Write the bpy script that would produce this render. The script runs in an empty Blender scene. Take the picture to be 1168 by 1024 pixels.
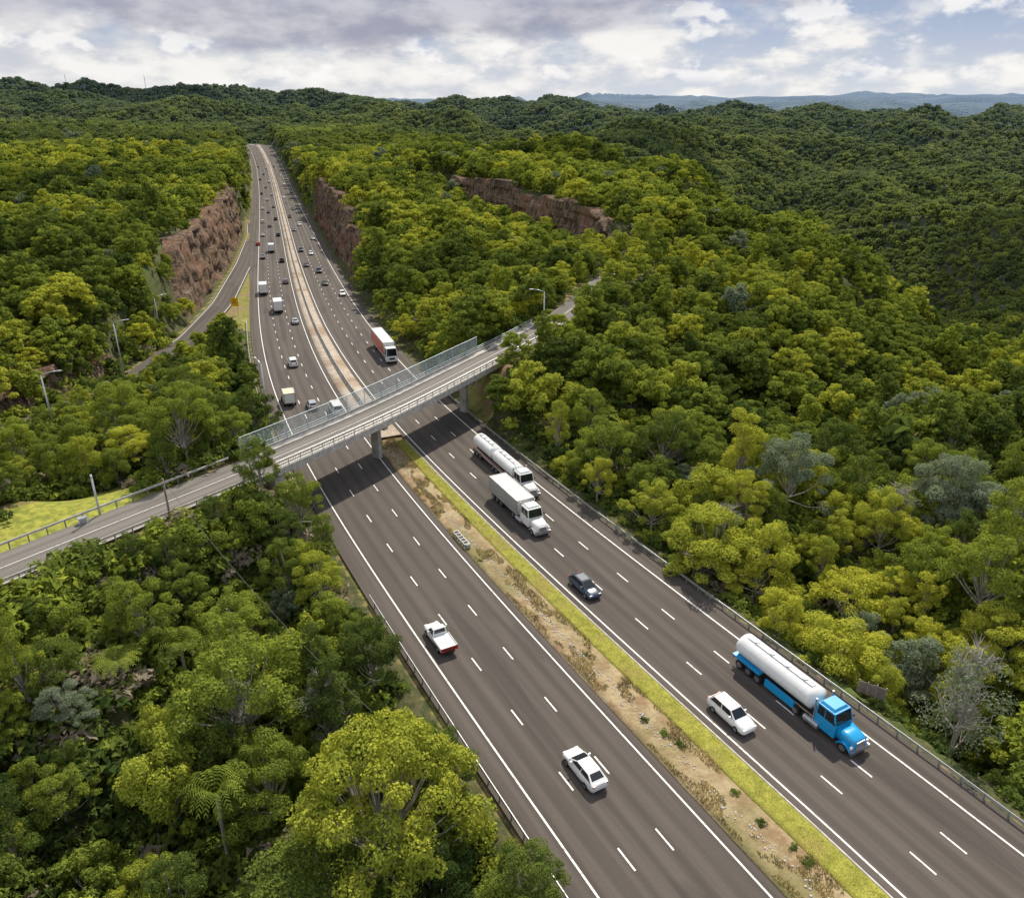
import bpy, math, random
import numpy as np
from mathutils import Vector
random.seed(7); rng=np.random.default_rng(11)
SC=bpy.context.scene; COL=SC.collection
# ------------------------------------------------------------ camera model
F=900.0; CX=584; CY=512; PIT=math.atan((512-110)/F); CH=52.0
sp,cp=math.sin(PIT),math.cos(PIT)
def Pd(u,v,t):
    x=(u-CX)/F; y=(CY-v)/F
    return np.array([x*t,(cp+y*sp)*t,CH+(-sp+y*cp)*t])
def P(u,v,z):
    y=(CY-v)/F
    return Pd(u,v,(CH-z)/(sp-y*cp))
def proj(x,y,z):
    t=y*cp+(CH-z)*sp
    tt=np.where(np.abs(t)<1e-3,1e-3,t)
    return CX+F*x/tt, CY-F*(y*sp-(CH-z)*cp)/tt, t
cam=bpy.data.cameras.new('camera'); co=bpy.data.objects.new('camera',cam); COL.objects.link(co)
co.location=(0,0,CH); co.rotation_euler=(math.pi/2-PIT,0,0)
cam.sensor_width=36; cam.lens=F/1168*36; cam.clip_end=60000; cam.clip_start=1; SC.camera=co
# ------------------------------------------------------------ node helpers
def mat(name):
    m=bpy.data.materials.new(name); m.use_nodes=True; m.node_tree.nodes.clear(); return m,m.node_tree
def N(nt,typ,**k):
    n=nt.nodes.new(typ)
    for a,b in k.items(): setattr(n,a,b)
    return n
def setv(nt,sock,v):
    if isinstance(v,bpy.types.NodeSocket): nt.links.new(v,sock)
    else:
        if sock.type=='RGBA' and len(v)==3: v=(*v,1)
        sock.default_value=v
def MA(nt,op,a,b=0.5,c=None,clamp=False):
    n=N(nt,'ShaderNodeMath',operation=op); n.use_clamp=clamp
    setv(nt,n.inputs[0],a); setv(nt,n.inputs[1],b)
    if c is not None: setv(nt,n.inputs[2],c)
    return n.outputs[0]
def MIX(nt,f,a,b,mode='MIX'):
    n=N(nt,'ShaderNodeMix',data_type='RGBA',blend_type=mode)
    setv(nt,n.inputs[0],f); setv(nt,n.inputs[6],a); setv(nt,n.inputs[7],b); return n.outputs[2]
def RAMP(nt,f,stops):
    n=N(nt,'ShaderNodeValToRGB'); e=n.color_ramp.elements
    while len(e)<len(stops): e.new(0.5)
    for i,(p,c) in enumerate(stops):
        e[i].position=p; e[i].color=(*c,1) if len(c)==3 else c
    nt.links.new(f,n.inputs[0]); return n.outputs[0]
def MR(nt,v,a,b,c=0.0,d=1.0,smooth=True):
    n=N(nt,'ShaderNodeMapRange'); n.interpolation_type='SMOOTHSTEP' if smooth else 'LINEAR'
    setv(nt,n.inputs[0],v)
    for i,x in enumerate((a,b,c,d)): setv(nt,n.inputs[1+i],x)
    return n.outputs[0]
def NOI(nt,vec,scale,detail=4,rough=.55):
    n=N(nt,'ShaderNodeTexNoise'); n.inputs['Scale'].default_value=scale; n.inputs['Detail'].default_value=detail
    n.inputs['Roughness'].default_value=rough
    if vec is not None: nt.links.new(vec,n.inputs['Vector'])
    return n.outputs[0]
def VSC(nt,vec,s):
    n=N(nt,'ShaderNodeVectorMath',operation='MULTIPLY'); nt.links.new(vec,n.inputs[0]); n.inputs[1].default_value=s; return n.outputs[0]
def POS(nt): return N(nt,'ShaderNodeNewGeometry').outputs['Position']
def BSDF(nt,col,rough=.8,metal=0,spec=.3,bump=None,bstr=.3,bdist=.1,coat=0):
    b=N(nt,'ShaderNodeBsdfPrincipled'); setv(nt,b.inputs['Base Color'],col); setv(nt,b.inputs['Roughness'],rough)
    b.inputs['Metallic'].default_value=metal; b.inputs['Specular IOR Level'].default_value=spec
    b.inputs['Coat Weight'].default_value=coat
    if bump is not None:
        bn=N(nt,'ShaderNodeBump'); bn.inputs['Strength'].default_value=bstr; bn.inputs['Distance'].default_value=bdist
        nt.links.new(bump,bn.inputs['Height']); nt.links.new(bn.outputs[0],b.inputs['Normal'])
    return b
def OUT(nt,s):
    o=N(nt,'ShaderNodeOutputMaterial'); nt.links.new(s,o.inputs[0])
def simple(name,col,rough=.7,metal=0,spec=.3,var=.15,scale=2.0,coat=0):
    m,nt=mat(name); n=NOI(nt,POS(nt),scale,4)
    c=MIX(nt,MR(nt,n,.3,.7,0,1),tuple(x*(1-var) for x in col),tuple(min(1,x*(1+var)) for x in col))
    OUT(nt,BSDF(nt,c,rough,metal,spec,coat=coat).outputs[0]); return m
def haze_tint(nt,col,D=2800.0,mx=.93):  # aerial haze painted into the base colour, bluer with distance from origin
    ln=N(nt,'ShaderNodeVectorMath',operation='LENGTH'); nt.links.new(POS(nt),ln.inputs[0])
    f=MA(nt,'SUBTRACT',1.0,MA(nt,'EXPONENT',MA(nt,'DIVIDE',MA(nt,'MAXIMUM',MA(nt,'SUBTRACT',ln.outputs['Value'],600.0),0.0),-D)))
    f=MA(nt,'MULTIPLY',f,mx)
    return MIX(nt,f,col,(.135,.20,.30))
M={}
def leafmat(name):
    m,nt=mat(name)
    at=N(nt,'ShaderNodeAttribute',attribute_type='INSTANCER',attribute_name='tint').outputs['Fac']
    g=N(nt,'ShaderNodeNewGeometry')
    tc=N(nt,'ShaderNodeTexCoord').outputs['Object']
    nz=NOI(nt,tc,.35,1)
    t=MA(nt,'ADD',at,MA(nt,'MULTIPLY',MA(nt,'SUBTRACT',nz,.5),.45))
    t=MA(nt,'ADD',t,MA(nt,'MULTIPLY',MA(nt,'SUBTRACT',g.outputs['Random Per Island'],.5),.26))
    t=MA(nt,'MINIMUM',t,.9)
    c=RAMP(nt,t,[(0,(.050,.082,.026)),(.3,(.120,.165,.036)),(.55,(.245,.300,.048)),(.9,(.49,.49,.062))])
    fb=MR(nt,at,1.1,1.3)
    c=MIX(nt,fb,c,MIX(nt,nz,(.15,.20,.13),(.28,.32,.22)))
    fd=MR(nt,at,1.9,2.1)
    c=MIX(nt,fd,c,(.30,.25,.19))
    c=haze_tint(nt,c)
    d=N(nt,'ShaderNodeBsdfDiffuse'); nt.links.new(c,d.inputs[0])
    tr=N(nt,'ShaderNodeBsdfTranslucent'); setv(nt,tr.inputs[0],MIX(nt,.3,c,(.40,.45,.04),'MIX'))
    mx=N(nt,'ShaderNodeMixShader'); mx.inputs[0].default_value=.32
    nt.links.new(d.outputs[0],mx.inputs[1]); nt.links.new(tr.outputs[0],mx.inputs[2]); OUT(nt,mx.outputs[0]); return m
M['leaf']=leafmat('foliage')
m,nt=mat('bark'); n=NOI(nt,VSC(nt,POS(nt),(3,3,.6)),1.5,3)
OUT(nt,BSDF(nt,RAMP(nt,n,[(.3,(.20,.165,.14)),(.55,(.40,.36,.32)),(.75,(.58,.54,.49))]),.85).outputs[0]); M['bark']=m
m,nt=mat('forest_floor'); p=POS(nt)
va=N(nt,'ShaderNodeAttribute',attribute_name='verge').outputs['Fac']
n1=NOI(nt,p,.08,5); n2=NOI(nt,p,.9,5,.65)
fl=MIX(nt,MR(nt,n2,.35,.65),(.050,.065,.025),(.12,.11,.055))
fl=MIX(nt,MR(nt,n1,.5,.7),fl,(.09,.13,.03))
gr=MIX(nt,MR(nt,n2,.3,.7),(.13,.135,.04),(.29,.26,.08))
gr=MIX(nt,MR(nt,n1,.44,.60),gr,(.24,.17,.10))
gr=MIX(nt,MR(nt,va,1.3,1.7),gr,MIX(nt,MR(nt,n2,.35,.65),(.17,.20,.04),(.36,.35,.07)))
c=MIX(nt,MR(nt,MA(nt,'ADD',va,MA(nt,'MULTIPLY',MA(nt,'SUBTRACT',n2,.5),.7)),.35,.65),fl,gr)
ln=N(nt,'ShaderNodeVectorMath',operation='LENGTH'); nt.links.new(p,ln.inputs[0])
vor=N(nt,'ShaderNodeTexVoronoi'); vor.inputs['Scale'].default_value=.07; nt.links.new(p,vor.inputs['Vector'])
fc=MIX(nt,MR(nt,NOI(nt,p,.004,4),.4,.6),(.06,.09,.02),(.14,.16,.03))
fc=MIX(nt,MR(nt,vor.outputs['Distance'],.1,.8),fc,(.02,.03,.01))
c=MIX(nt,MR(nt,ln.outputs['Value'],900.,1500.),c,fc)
c=haze_tint(nt,c)
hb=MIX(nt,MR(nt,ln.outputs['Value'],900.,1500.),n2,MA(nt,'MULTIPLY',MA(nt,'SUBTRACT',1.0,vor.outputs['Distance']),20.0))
OUT(nt,BSDF(nt,c,.95,0,.1,bump=hb,bstr=.6,bdist=.5).outputs[0]); M['floor']=m
def asphalt(name,c0,c1,c2):
    m,nt=mat(name); uv=N(nt,'ShaderNodeUVMap',uv_map='UVMap').outputs[0]
    p=POS(nt); fine=NOI(nt,p,9,3,.7); big=NOI(nt,p,.06,4)
    st=NOI(nt,VSC(nt,uv,(1.1,.018,1)),1.0,4,.6)
    sx=N(nt,'ShaderNodeSeparateXYZ'); nt.links.new(uv,sx.inputs[0])
    w=MA(nt,'COSINE',MA(nt,'MULTIPLY',sx.outputs[0],2*math.pi/1.8))
    patch=NOI(nt,VSC(nt,uv,(.28,.03,1)),1.0,1,.3)
    a=MIX(nt,MR(nt,st,.3,.7),c0,c1)
    a=MIX(nt,MR(nt,MA(nt,'ADD',w,MA(nt,'MULTIPLY',MA(nt,'SUBTRACT',big,.5),2.5)),-.6,1.2,0,.45),a,c2)
    a=MIX(nt,MR(nt,patch,.60,.615,0,.22),a,(.02,.02,.02))
    a=MIX(nt,MR(nt,fine,.35,.65,0,.45),a,MIX(nt,.5,a,(.02,.02,.02)))
    OUT(nt,BSDF(nt,a,.85,0,.22,bump=fine,bstr=.25,bdist=.02).outputs[0]); return m
M['asph']=asphalt('asphalt',(.090,.075,.065),(.124,.104,.091),(.055,.046,.040))
M['asph2']=asphalt('side_road_asphalt',(.17,.155,.14),(.23,.21,.19),(.12,.11,.10))
m,nt=mat('road_paint'); p=POS(nt); n=NOI(nt,p,2.5,5,.7)
OUT(nt,BSDF(nt,MIX(nt,MR(nt,n,.50,.70),(.78,.77,.74),(.28,.26,.25)),.6).outputs[0]); M['paint']=m
def ground(name,a,b,c,s=.8):
    m,nt=mat(name); p=POS(nt); n1=NOI(nt,p,s,6,.7); n2=NOI(nt,p,s*.18,4); n3=NOI(nt,p,s*7,4,.7)
    x=MIX(nt,MR(nt,n1,.38,.62),a,b); x=MIX(nt,MR(nt,n2,.5,.65),x,c); x=MIX(nt,MR(nt,n3,.4,.7,0,.5),x,MIX(nt,.5,x,(.06,.045,.03)))
    OUT(nt,BSDF(nt,x,.95,0,.1,bump=n3,bstr=.7,bdist=.12).outputs[0]); return m
M['soil']=ground('dry_median_soil',(.27,.185,.105),(.40,.32,.19),(.23,.20,.09),.45)
M['grass']=ground('median_grass',(.26,.265,.045),(.40,.38,.075),(.34,.29,.08),1.0)
M['sand']=ground('pale_median_sand',(.40,.33,.26),(.50,.44,.37),(.34,.25,.18),.5)
M['blade']=simple('grass_blades',(.33,.32,.065),.8,var=.35,scale=.8)
M['concrete']=simple('concrete',(.38,.36,.33),.85,var=.25,scale=.7)
M['pale']=simple('pale_concrete',(.48,.45,.41),.85,var=.2,scale=1.5)
M['galv']=simple('galvanised_steel',(.55,.56,.57),.42,.6,.5,var=.1)
M['mesh']=simple('screen_steel',(.42,.50,.54),.5,.3,.4,var=.1)
M['post']=simple('post_steel',(.30,.30,.30),.6,.4,var=.1)
M['timber']=simple('pole_timber',(.20,.16,.13),.85,var=.3)
M['yellow']=simple('yellow_sign_face',(.75,.42,.02),.5,var=.05)
M['whiteb']=simple('white_cabinet_paint',(.68,.68,.66),.5,var=.05)
M['cable']=simple('black_cable',(.06,.06,.06),.6)
M['rubber']=simple('tyre_rubber',(.022,.022,.022),.85)
M['rim']=simple('wheel_alloy',(.45,.45,.46),.35,.8,.5)
M['chassis']=simple('chassis_black',(.03,.03,.03),.7)
m,nt=mat('dark_glass'); OUT(nt,BSDF(nt,(.012,.016,.02),.08,0,.6).outputs[0]); M['glass']=m
m,nt=mat('headlight_lens'); OUT(nt,BSDF(nt,(.75,.77,.8),.15,0,.6).outputs[0]); M['lens']=m
m,nt=mat('tail_light_lens'); OUT(nt,BSDF(nt,(.55,.02,.015),.25,0,.5).outputs[0]); M['tail']=m
PAINT={'white':(.78,.78,.77),'silver':(.42,.43,.45),'navy':(.03,.05,.09),'black':(.02,.02,.022),'red':(.45,.03,.02),'darkred':(.20,.025,.02),
 'blue':(.01,.33,.68),'darkblue':(.03,.12,.36),'grey':(.16,.17,.18),'cream':(.70,.62,.40),'orange':(.62,.10,.05),'darkgrey':(.30,.31,.32),'palegrey':(.55,.55,.54)}
for k,c in PAINT.items(): M['p_'+k]=simple('paint_'+k,c,.32,.0 if k!='silver' else .5,.5,var=.04,coat=.3)
m,nt=mat('sandstone_rock'); p=POS(nt)
st=NOI(nt,VSC(nt,p,(.04,.04,1.1)),1.0,4,.65); bl=NOI(nt,VSC(nt,p,(.7,.7,.2)),1.0,5,.75); bg=NOI(nt,p,.07,3)
c=RAMP(nt,st,[(.34,(.13,.082,.055)),(.46,(.34,.225,.145)),(.54,(.17,.11,.072)),(.68,(.46,.345,.24))])
c=MIX(nt,MR(nt,bl,.45,.56,0,.88),c,(.055,.042,.034)); c=MIX(nt,MR(nt,bg,.52,.62,0,.45),c,(.34,.18,.11))
OUT(nt,BSDF(nt,c,.9,0,.2,bump=bl,bstr=1.0,bdist=1.6).outputs[0]); M['rock']=m
m,nt=mat('shadow_cloud_body'); d=N(nt,'ShaderNodeBsdfDiffuse'); d.inputs[0].default_value=(.9,.9,.9,1)
tp=N(nt,'ShaderNodeBsdfTransparent'); mx=N(nt,'ShaderNodeMixShader'); mx.inputs[0].default_value=.57  # partly see-through body for the unseen clouds that shade the ground
nt.links.new(tp.outputs[0],mx.inputs[1]); nt.links.new(d.outputs[0],mx.inputs[2]); OUT(nt,mx.outputs[0]); M['shadow_cloud']=m
# ------------------------------------------------------------ mesh helpers
class MB:
    def __init__(s): s.v=[]; s.f=[]
    def add(s,vs,fs):
        o=len(s.v); s.v+= [tuple(float(c) for c in p) for p in vs]; s.f+=[tuple(o+i for i in f) for f in fs]; return s
    def box(s,c,d,rz=0,tap=1.0):
        cs,sn=math.cos(rz),math.sin(rz); vs=[]
        for z in (-.5,.5):
            k=tap if z>0 else 1
            for x,y in ((-.5,-.5),(.5,-.5),(.5,.5),(-.5,.5)):
                a,b=x*d[0]*k,y*d[1]*k; vs.append((c[0]+a*cs-b*sn,c[1]+a*sn+b*cs,c[2]+z*d[2]))
        return s.add(vs,[(3,2,1,0),(4,5,6,7),(0,1,5,4),(1,2,6,5),(2,3,7,6),(3,0,4,7)])
    def loft(s,rings,cap=True):
        n=len(rings[0]); vs=[p for r in rings for p in r]; fs=[]
        for i in range(len(rings)-1):
            for j in range(n):
                k=(j+1)%n; fs.append((i*n+j,i*n+k,(i+1)*n+k,(i+1)*n+j))
        if cap: fs+= [tuple(range(n))[::-1],tuple((len(rings)-1)*n+j for j in range(n))]
        return s.add(vs,fs)
    def tube(s,pts,rad,n=7):
        pts=[Vector(p) for p in pts]; rings=[]
        for i,p in enumerate(pts):
            d=(pts[min(i+1,len(pts)-1)]-pts[max(i-1,0)])
            if d.length<1e-6: d=Vector((0,0,1))
            d.normalize(); a=d.orthogonal().normalized() if abs(d.z)<.95 else Vector((1,0,0)); b=d.cross(a).normalized(); a=b.cross(d).normalized()
            r=rad[i] if hasattr(rad,'__len__') else rad
            rings.append([p+a*math.cos(2*math.pi*k/n)*r+b*math.sin(2*math.pi*k/n)*r for k in range(n)])
        return s.loft(rings)
    def sweep(s,path,prof,closed=True):
        rings=[]; n=len(path)
        for i,p in enumerate(path):
            a=path[max(0,i-1)]; b=path[min(n-1,i+1)]; dx,dy=b[0]-a[0],b[1]-a[1]; l=math.hypot(dx,dy) or 1
            nx,ny=dy/l,-dx/l
            rings.append([(p[0]+nx*o,p[1]+ny*o,p[2]+h) for o,h in prof])
        return s.loft(rings)
    def build(s,name,mt,parent=None,smooth=False):
        me=bpy.data.meshes.new(name); me.from_pydata(s.v,[],s.f); me.update()
        me.materials.append(M[mt] if isinstance(mt,str) else mt)
        if smooth: me.polygons.foreach_set('use_smooth',[True]*len(me.polygons))
        o=bpy.data.objects.new(name,me); COL.objects.link(o)
        if parent: o.parent=parent
        return o
def npmesh(name,V,Q,mt):
    me=bpy.data.meshes.new(name); V=np.asarray(V,np.float32); Q=np.asarray(Q,np.int32); k=Q.shape[1]
    me.vertices.add(len(V)); me.vertices.foreach_set('co',V.ravel())
    me.loops.add(Q.size); me.loops.foreach_set('vertex_index',Q.ravel())
    me.polygons.add(len(Q)); me.polygons.foreach_set('loop_start',np.arange(0,Q.size,k,dtype=np.int32))
    me.update(calc_edges=True); me.validate()
    if mt: me.materials.append(M[mt])
    return me
def link(name,me,parent=None):
    o=bpy.data.objects.new(name,me); COL.objects.link(o)
    if parent: o.parent=parent
    return o
def tag(o,label,cat,group=None):
    o['label']=label; o['category']=cat
    if group: o['group']=group
    return o
def thing(name,label,cat,loc=(0,0,0),rz=0,group=None):
    o=bpy.data.objects.new(name,None); COL.objects.link(o); o.location=[float(c) for c in loc]; o.rotation_euler=(0,0,rz); o.empty_display_size=.3
    return tag(o,label,cat,group)
def st(o): o['kind']='structure'; return o
def dup(root):
    r=root.copy(); COL.objects.link(r)
    for ch in list(root.children):
        c=ch.copy(); COL.objects.link(c); c.parent=r
        for g in list(ch.children):
            d=g.copy(); COL.objects.link(d); d.parent=c
    return r
# ------------------------------------------------------------ noise
def hsh(i,j,s): 
    h=np.sin(i*127.1+j*311.7+s*74.7)*43758.5453; return h-np.floor(h)
def vn(x,y,s=0):
    i=np.floor(x); j=np.floor(y); fx=x-i; fy=y-j; fx=fx*fx*(3-2*fx); fy=fy*fy*(3-2*fy)
    return (hsh(i,j,s)*(1-fx)+hsh(i+1,j,s)*fx)*(1-fy)+(hsh(i,j+1,s)*(1-fx)+hsh(i+1,j+1,s)*fx)*fy
def fbm(x,y,o=4,s=0):
    r=0;a=.5
    for k in range(o): r=r+a*vn(x,y,s+k*3); x=x*2.03+7; y=y*2.03+3; a*=.5
    return r
def sm(a,b,x):
    t=np.clip((x-a)/(b-a),0,1); return t*t*(3-2*t)
# ------------------------------------------------------------ highway line
ZP=np.array([(-200,0),(120,0),(180,-2),(250,-5),(326,-8),(490,-14),(665,-18),(815,-17.5),(945,-13.5),(1070,-7),(1110,-6.5),(1250,-14),(1600,-30)],float)
def zprof(y): return np.interp(y,ZP[:,0],ZP[:,1])
def hit(u,v,zc=0):
    t=30.0
    while t<1500:
        p=Pd(u,v,t)
        if p[2]<zprof(p[1])+zc: break
        t*=1.0015
    return p
px=[(880,1024),(800,937),(700,828),(600,720),(500,611),(440,545),(405,502),(382,460),(364,425),(350,390),(338,350),(329,310),(322,270),(316,240),(311,215),(305,190),(298,174),(292,166)]
W=[hit(*a)[:2] for a in px]
d0=(W[0]-W[4]); d0/=np.linalg.norm(d0); W=[W[0]+d0*90,W[0]+d0*45]+W
d1=(W[-1]-W[-3]); d1/=np.linalg.norm(d1); W+= [W[-1]+d1*150,W[-1]+d1*300]
W=np.array(W)
def resample(W,step,smooth):
    s=np.r_[0,np.cumsum(np.linalg.norm(np.diff(W,axis=0),axis=1))]
    n=int(s[-1]/step)+1; q=np.linspace(0,s[-1],n)
    R=np.stack([np.interp(q,s,W[:,k]) for k in range(W.shape[1])],1)
    for _ in range(smooth):
        R2=R.copy(); R2[1:-1]=(R[:-2]+2*R[1:-1]+R[2:])/4; R=R2
    s=np.r_[0,np.cumsum(np.linalg.norm(np.diff(R[:,:2],axis=0),axis=1))]
    T=np.gradient(R[:,:2],axis=0); T/=np.linalg.norm(T,axis=1)[:,None]
    Nn=np.stack([T[:,1],-T[:,0]],1)
    return R,s,T,Nn
R,RS,RT,RN=resample(W,2.5,400); RZ=zprof(R[:,1])
RZ=np.convolve(np.pad(RZ,12,'edge'),np.ones(25)/25,'valid')
def query(X,Y,R,Nn,T):
    X=np.asarray(X,float).ravel(); Y=np.asarray(Y,float).ravel(); idx=np.zeros(len(X),int)
    Rf=R[:,:2].astype(np.float32)
    for a in range(0,len(X),20000):
        x=X[a:a+20000].astype(np.float32)[:,None]; y=Y[a:a+20000].astype(np.float32)[:,None]
        idx[a:a+20000]=np.argmin((x-Rf[:,0])**2+(y-Rf[:,1])**2,axis=1)
    dx=X-R[idx,0]; dy=Y-R[idx,1]
    d=dx*Nn[idx,0]+dy*Nn[idx,1]; al=dx*T[idx,0]+dy*T[idx,1]
    return idx,d,al
def med(y): return np.interp(y,[40,120,200,350],[8.3,6.8,5.6,4.7])
def loutf(y): return np.interp(y,[200,260,420,600],[13.2,13.2,15.5,16.5])
MD=med(R[:,1]); LO=loutf(R[:,1]); RO=MD+10.8+2.5
side=np.array([(-120,-10,5),(-95,18,6.5),(-72,47,7),(-54,69,7),(-45.7,80,7),(-35.6,92.5,7),(-19.8,115.5,7),(4.6,156,7.8),(13,172,8.5),(20,190,9),(25,208,8.8),(34,224,8)],float)
S,SS,ST_,SN=resample(side,2.0,25)
ramp=np.array([(-150,470,-13.5),(-128,400,-11.2),(-104.5,310,-7.6),(-87,235,-4.6),(-80,191,-3),(-77,150,0),(-78,126,2.5),(-81,106,5),(-86,90,6.4),(-90,70,6.9),(-90,50,6.9)],float)
Q,QS,QT,QN=resample(ramp,2.0,14)
CPT=[(33,266),(27,282),(14,312),(-2,348),(-18,385),(-30,415),(-36,432)]
CPT=np.array([(a,b,z,zt) for (a,b),z,zt in zip(CPT,[2,1,1,1,3,6,8],[6,12,15,16,16.5,15,12])],float)
C_,CS,CT,CN=resample(CPT,2.0,6)
CP=np.array([(-10,20,-6),(-25,40,-6),(-45,35,-4),(-70,20,0),(-30,65,-3),(-42,62,2),(0,10,-4),(-62,78,7),(-80,60,8),(-98,105,9),(-60,100,4),(-52,112,3),(-45,135,0),(-60,165,-1),(-102,160,10),(-92,130,8),(-105,220,12),(-110,250,12),(-150,200,15),(-130,320,11),(-140,400,10),(-200,400,13),(-300,600,12),(-165,500,4),(-230,700,2),(-260,800,3),(-350,900,11),(-500,1000,12),(-340,1080,8),(-250,1080,6),(-600,1300,0),(-300,1350,-20),
(60,40,-3),(60,80,-2),(90,60,-8),(30,100,-1),(80,120,-3),(120,100,-12),(132,195,-15),(165,170,-40),(0,130,1),(10,150,6.5),(60,200,1),(90,280,2),(121,355,-5),(155,340,-32),(185,300,-60),(42,290,12),(0,200,3),(-20,200,0),(-35,230,-1),(-45,262,1),(-62,290,8),(-72,340,11),(-85,400,11),(-100,450,8),(0,262,2),(-30,330,4),(-45,320,5),(12,400,14),(32,350,14),(-40,480,14),(40,600,16),(-60,600,11),(-130,650,2),(96,495,7),(135,470,-22),(170,450,-55),(210,400,-80),(120,590,-20),(180,560,-75),(60,690,-15),(110,750,-65),(-100,900,4),(-180,800,-4),(0,1000,-50),(200,1000,-120),(400,800,-130),(500,500,-130),(400,300,-110),(300,100,-90),(240,200,-85),(170,20,-30),(160,100,-28),(100,20,-8),(-700,700,15),(-500,500,14),(-250,200,16),(0,-200,-20),(-300,-100,5),(300,-100,-60)],float)
CRE=[([(1290,222,900),(1168,208,1000),(1080,186,1150),(980,170,1380),(890,160,1600),(830,150,1800)],.30),
 ([(1300,128,2000),(1200,127,2050),(1100,130,1950),(1000,127,2050),(910,124,2350),(830,121,2700)],.26),
 ([(1260,168,1450),(1168,160,1550),(1080,150,1700),(1020,140,1850)],.30),
 ([(690,158,1150),(740,146,1350),(800,138,1650),(860,131,2000)],.34),
 ([(560,138,1450),(500,131,1650),(440,121,1950),(380,116,2200)],.30),
 ([(430,117,2400),(520,114,2500),(590,112,2800),(650,117,2500),(700,124,2200),(760,132,2000)],.30),
 ([(-150,97,2300),(0,97,2300),(100,97,2250),(200,102,2350),(300,104,2600),(380,108,2900),(450,115,3000)],.24),
 ([(0,112,1700),(120,114,1650),(230,120,1600),(330,124,1700)],.22),
 ([(500,109,4000),(640,113,3600),(740,116,3400),(860,111,3900),(1000,115,3500),(1200,112,3800)],.20)]
CRV=[]
for pts,sl_ in CRE:
    A_=np.array([Pd(*q) for q in pts]); A_[:,2]-=12
    s=np.r_[0,np.cumsum(np.linalg.norm(np.diff(A_,axis=0),axis=1))]; q=np.linspace(0,s[-1],int(s[-1]/60)+2)
    CRV.append((np.stack([np.interp(q,s,A_[:,k]) for k in range(3)],1),sl_))
def ridges(x,y):
    wx=x+(fbm(x/260,y/260,3,41)-.45)*240; wy=y+(fbm(x/260,y/260,3,43)-.45)*240
    base=np.full_like(x,-150.)
    for A_,sl_ in CRV:
        d2=np.full_like(x,1e18); zc=np.zeros_like(x)
        for a in A_:
            q=(wx-a[0])**2+(wy-a[1])**2; k=q<d2; d2=np.where(k,q,d2); zc=np.where(k,a[2],zc)
        d=np.sqrt(d2+40.**2)-40.; h=zc-(sl_+.06)*d
        base=np.log(np.exp((np.maximum(base,-400))/11)+np.exp(np.maximum(h,-400)/11))*11
    gul=1-np.abs(2*fbm(x/190+2,y/270+5,3,71)-.9)*1.5
    return base+(gul-.6)*52+(fbm(x/60,y/60,2,5)-.4)*6
def natural(x,y):
    num=np.zeros_like(x); den=np.zeros_like(x)
    sc=np.maximum(np.hypot(CP[:,0],CP[:,1]-60),60)
    for (a,b,c),k in zip(CP,sc):
        w=1/(((x-a)**2+(y-b)**2)/(k*k)+1e-4)**2.2
        num+=w*c; den+=w
    h=num/den
    r=np.hypot(x,y)
    h=h+(fbm(x/45,y/45,3,5)-.45)*6*sm(90,260,r)+(fbm(x/170,y/170,3,15)-.45)*16*sm(450,900,r)
    pm=sm(60,-60,x)*sm(1420,1200,y)
    G=sm(620,920,r)*(1-pm); G=np.maximum(G,sm(170,330,x))
    k=G>0
    hr=np.zeros_like(h); hr[k]=ridges(x[k],y[k]); h=h*(1-G)+hr*G
    rg=1-np.abs(2*fbm(x/2400+3.1,y/1500+1.7,4,21)-.94)*1.8
    far=-120+(150+sm(4500,12000,r)*120)*np.clip(rg,0,1)**1.3+(fbm(x/260,y/260,3,2)-.5)*16
    f=sm(3900,5200,r); return h*(1-f)+far*f
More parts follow.
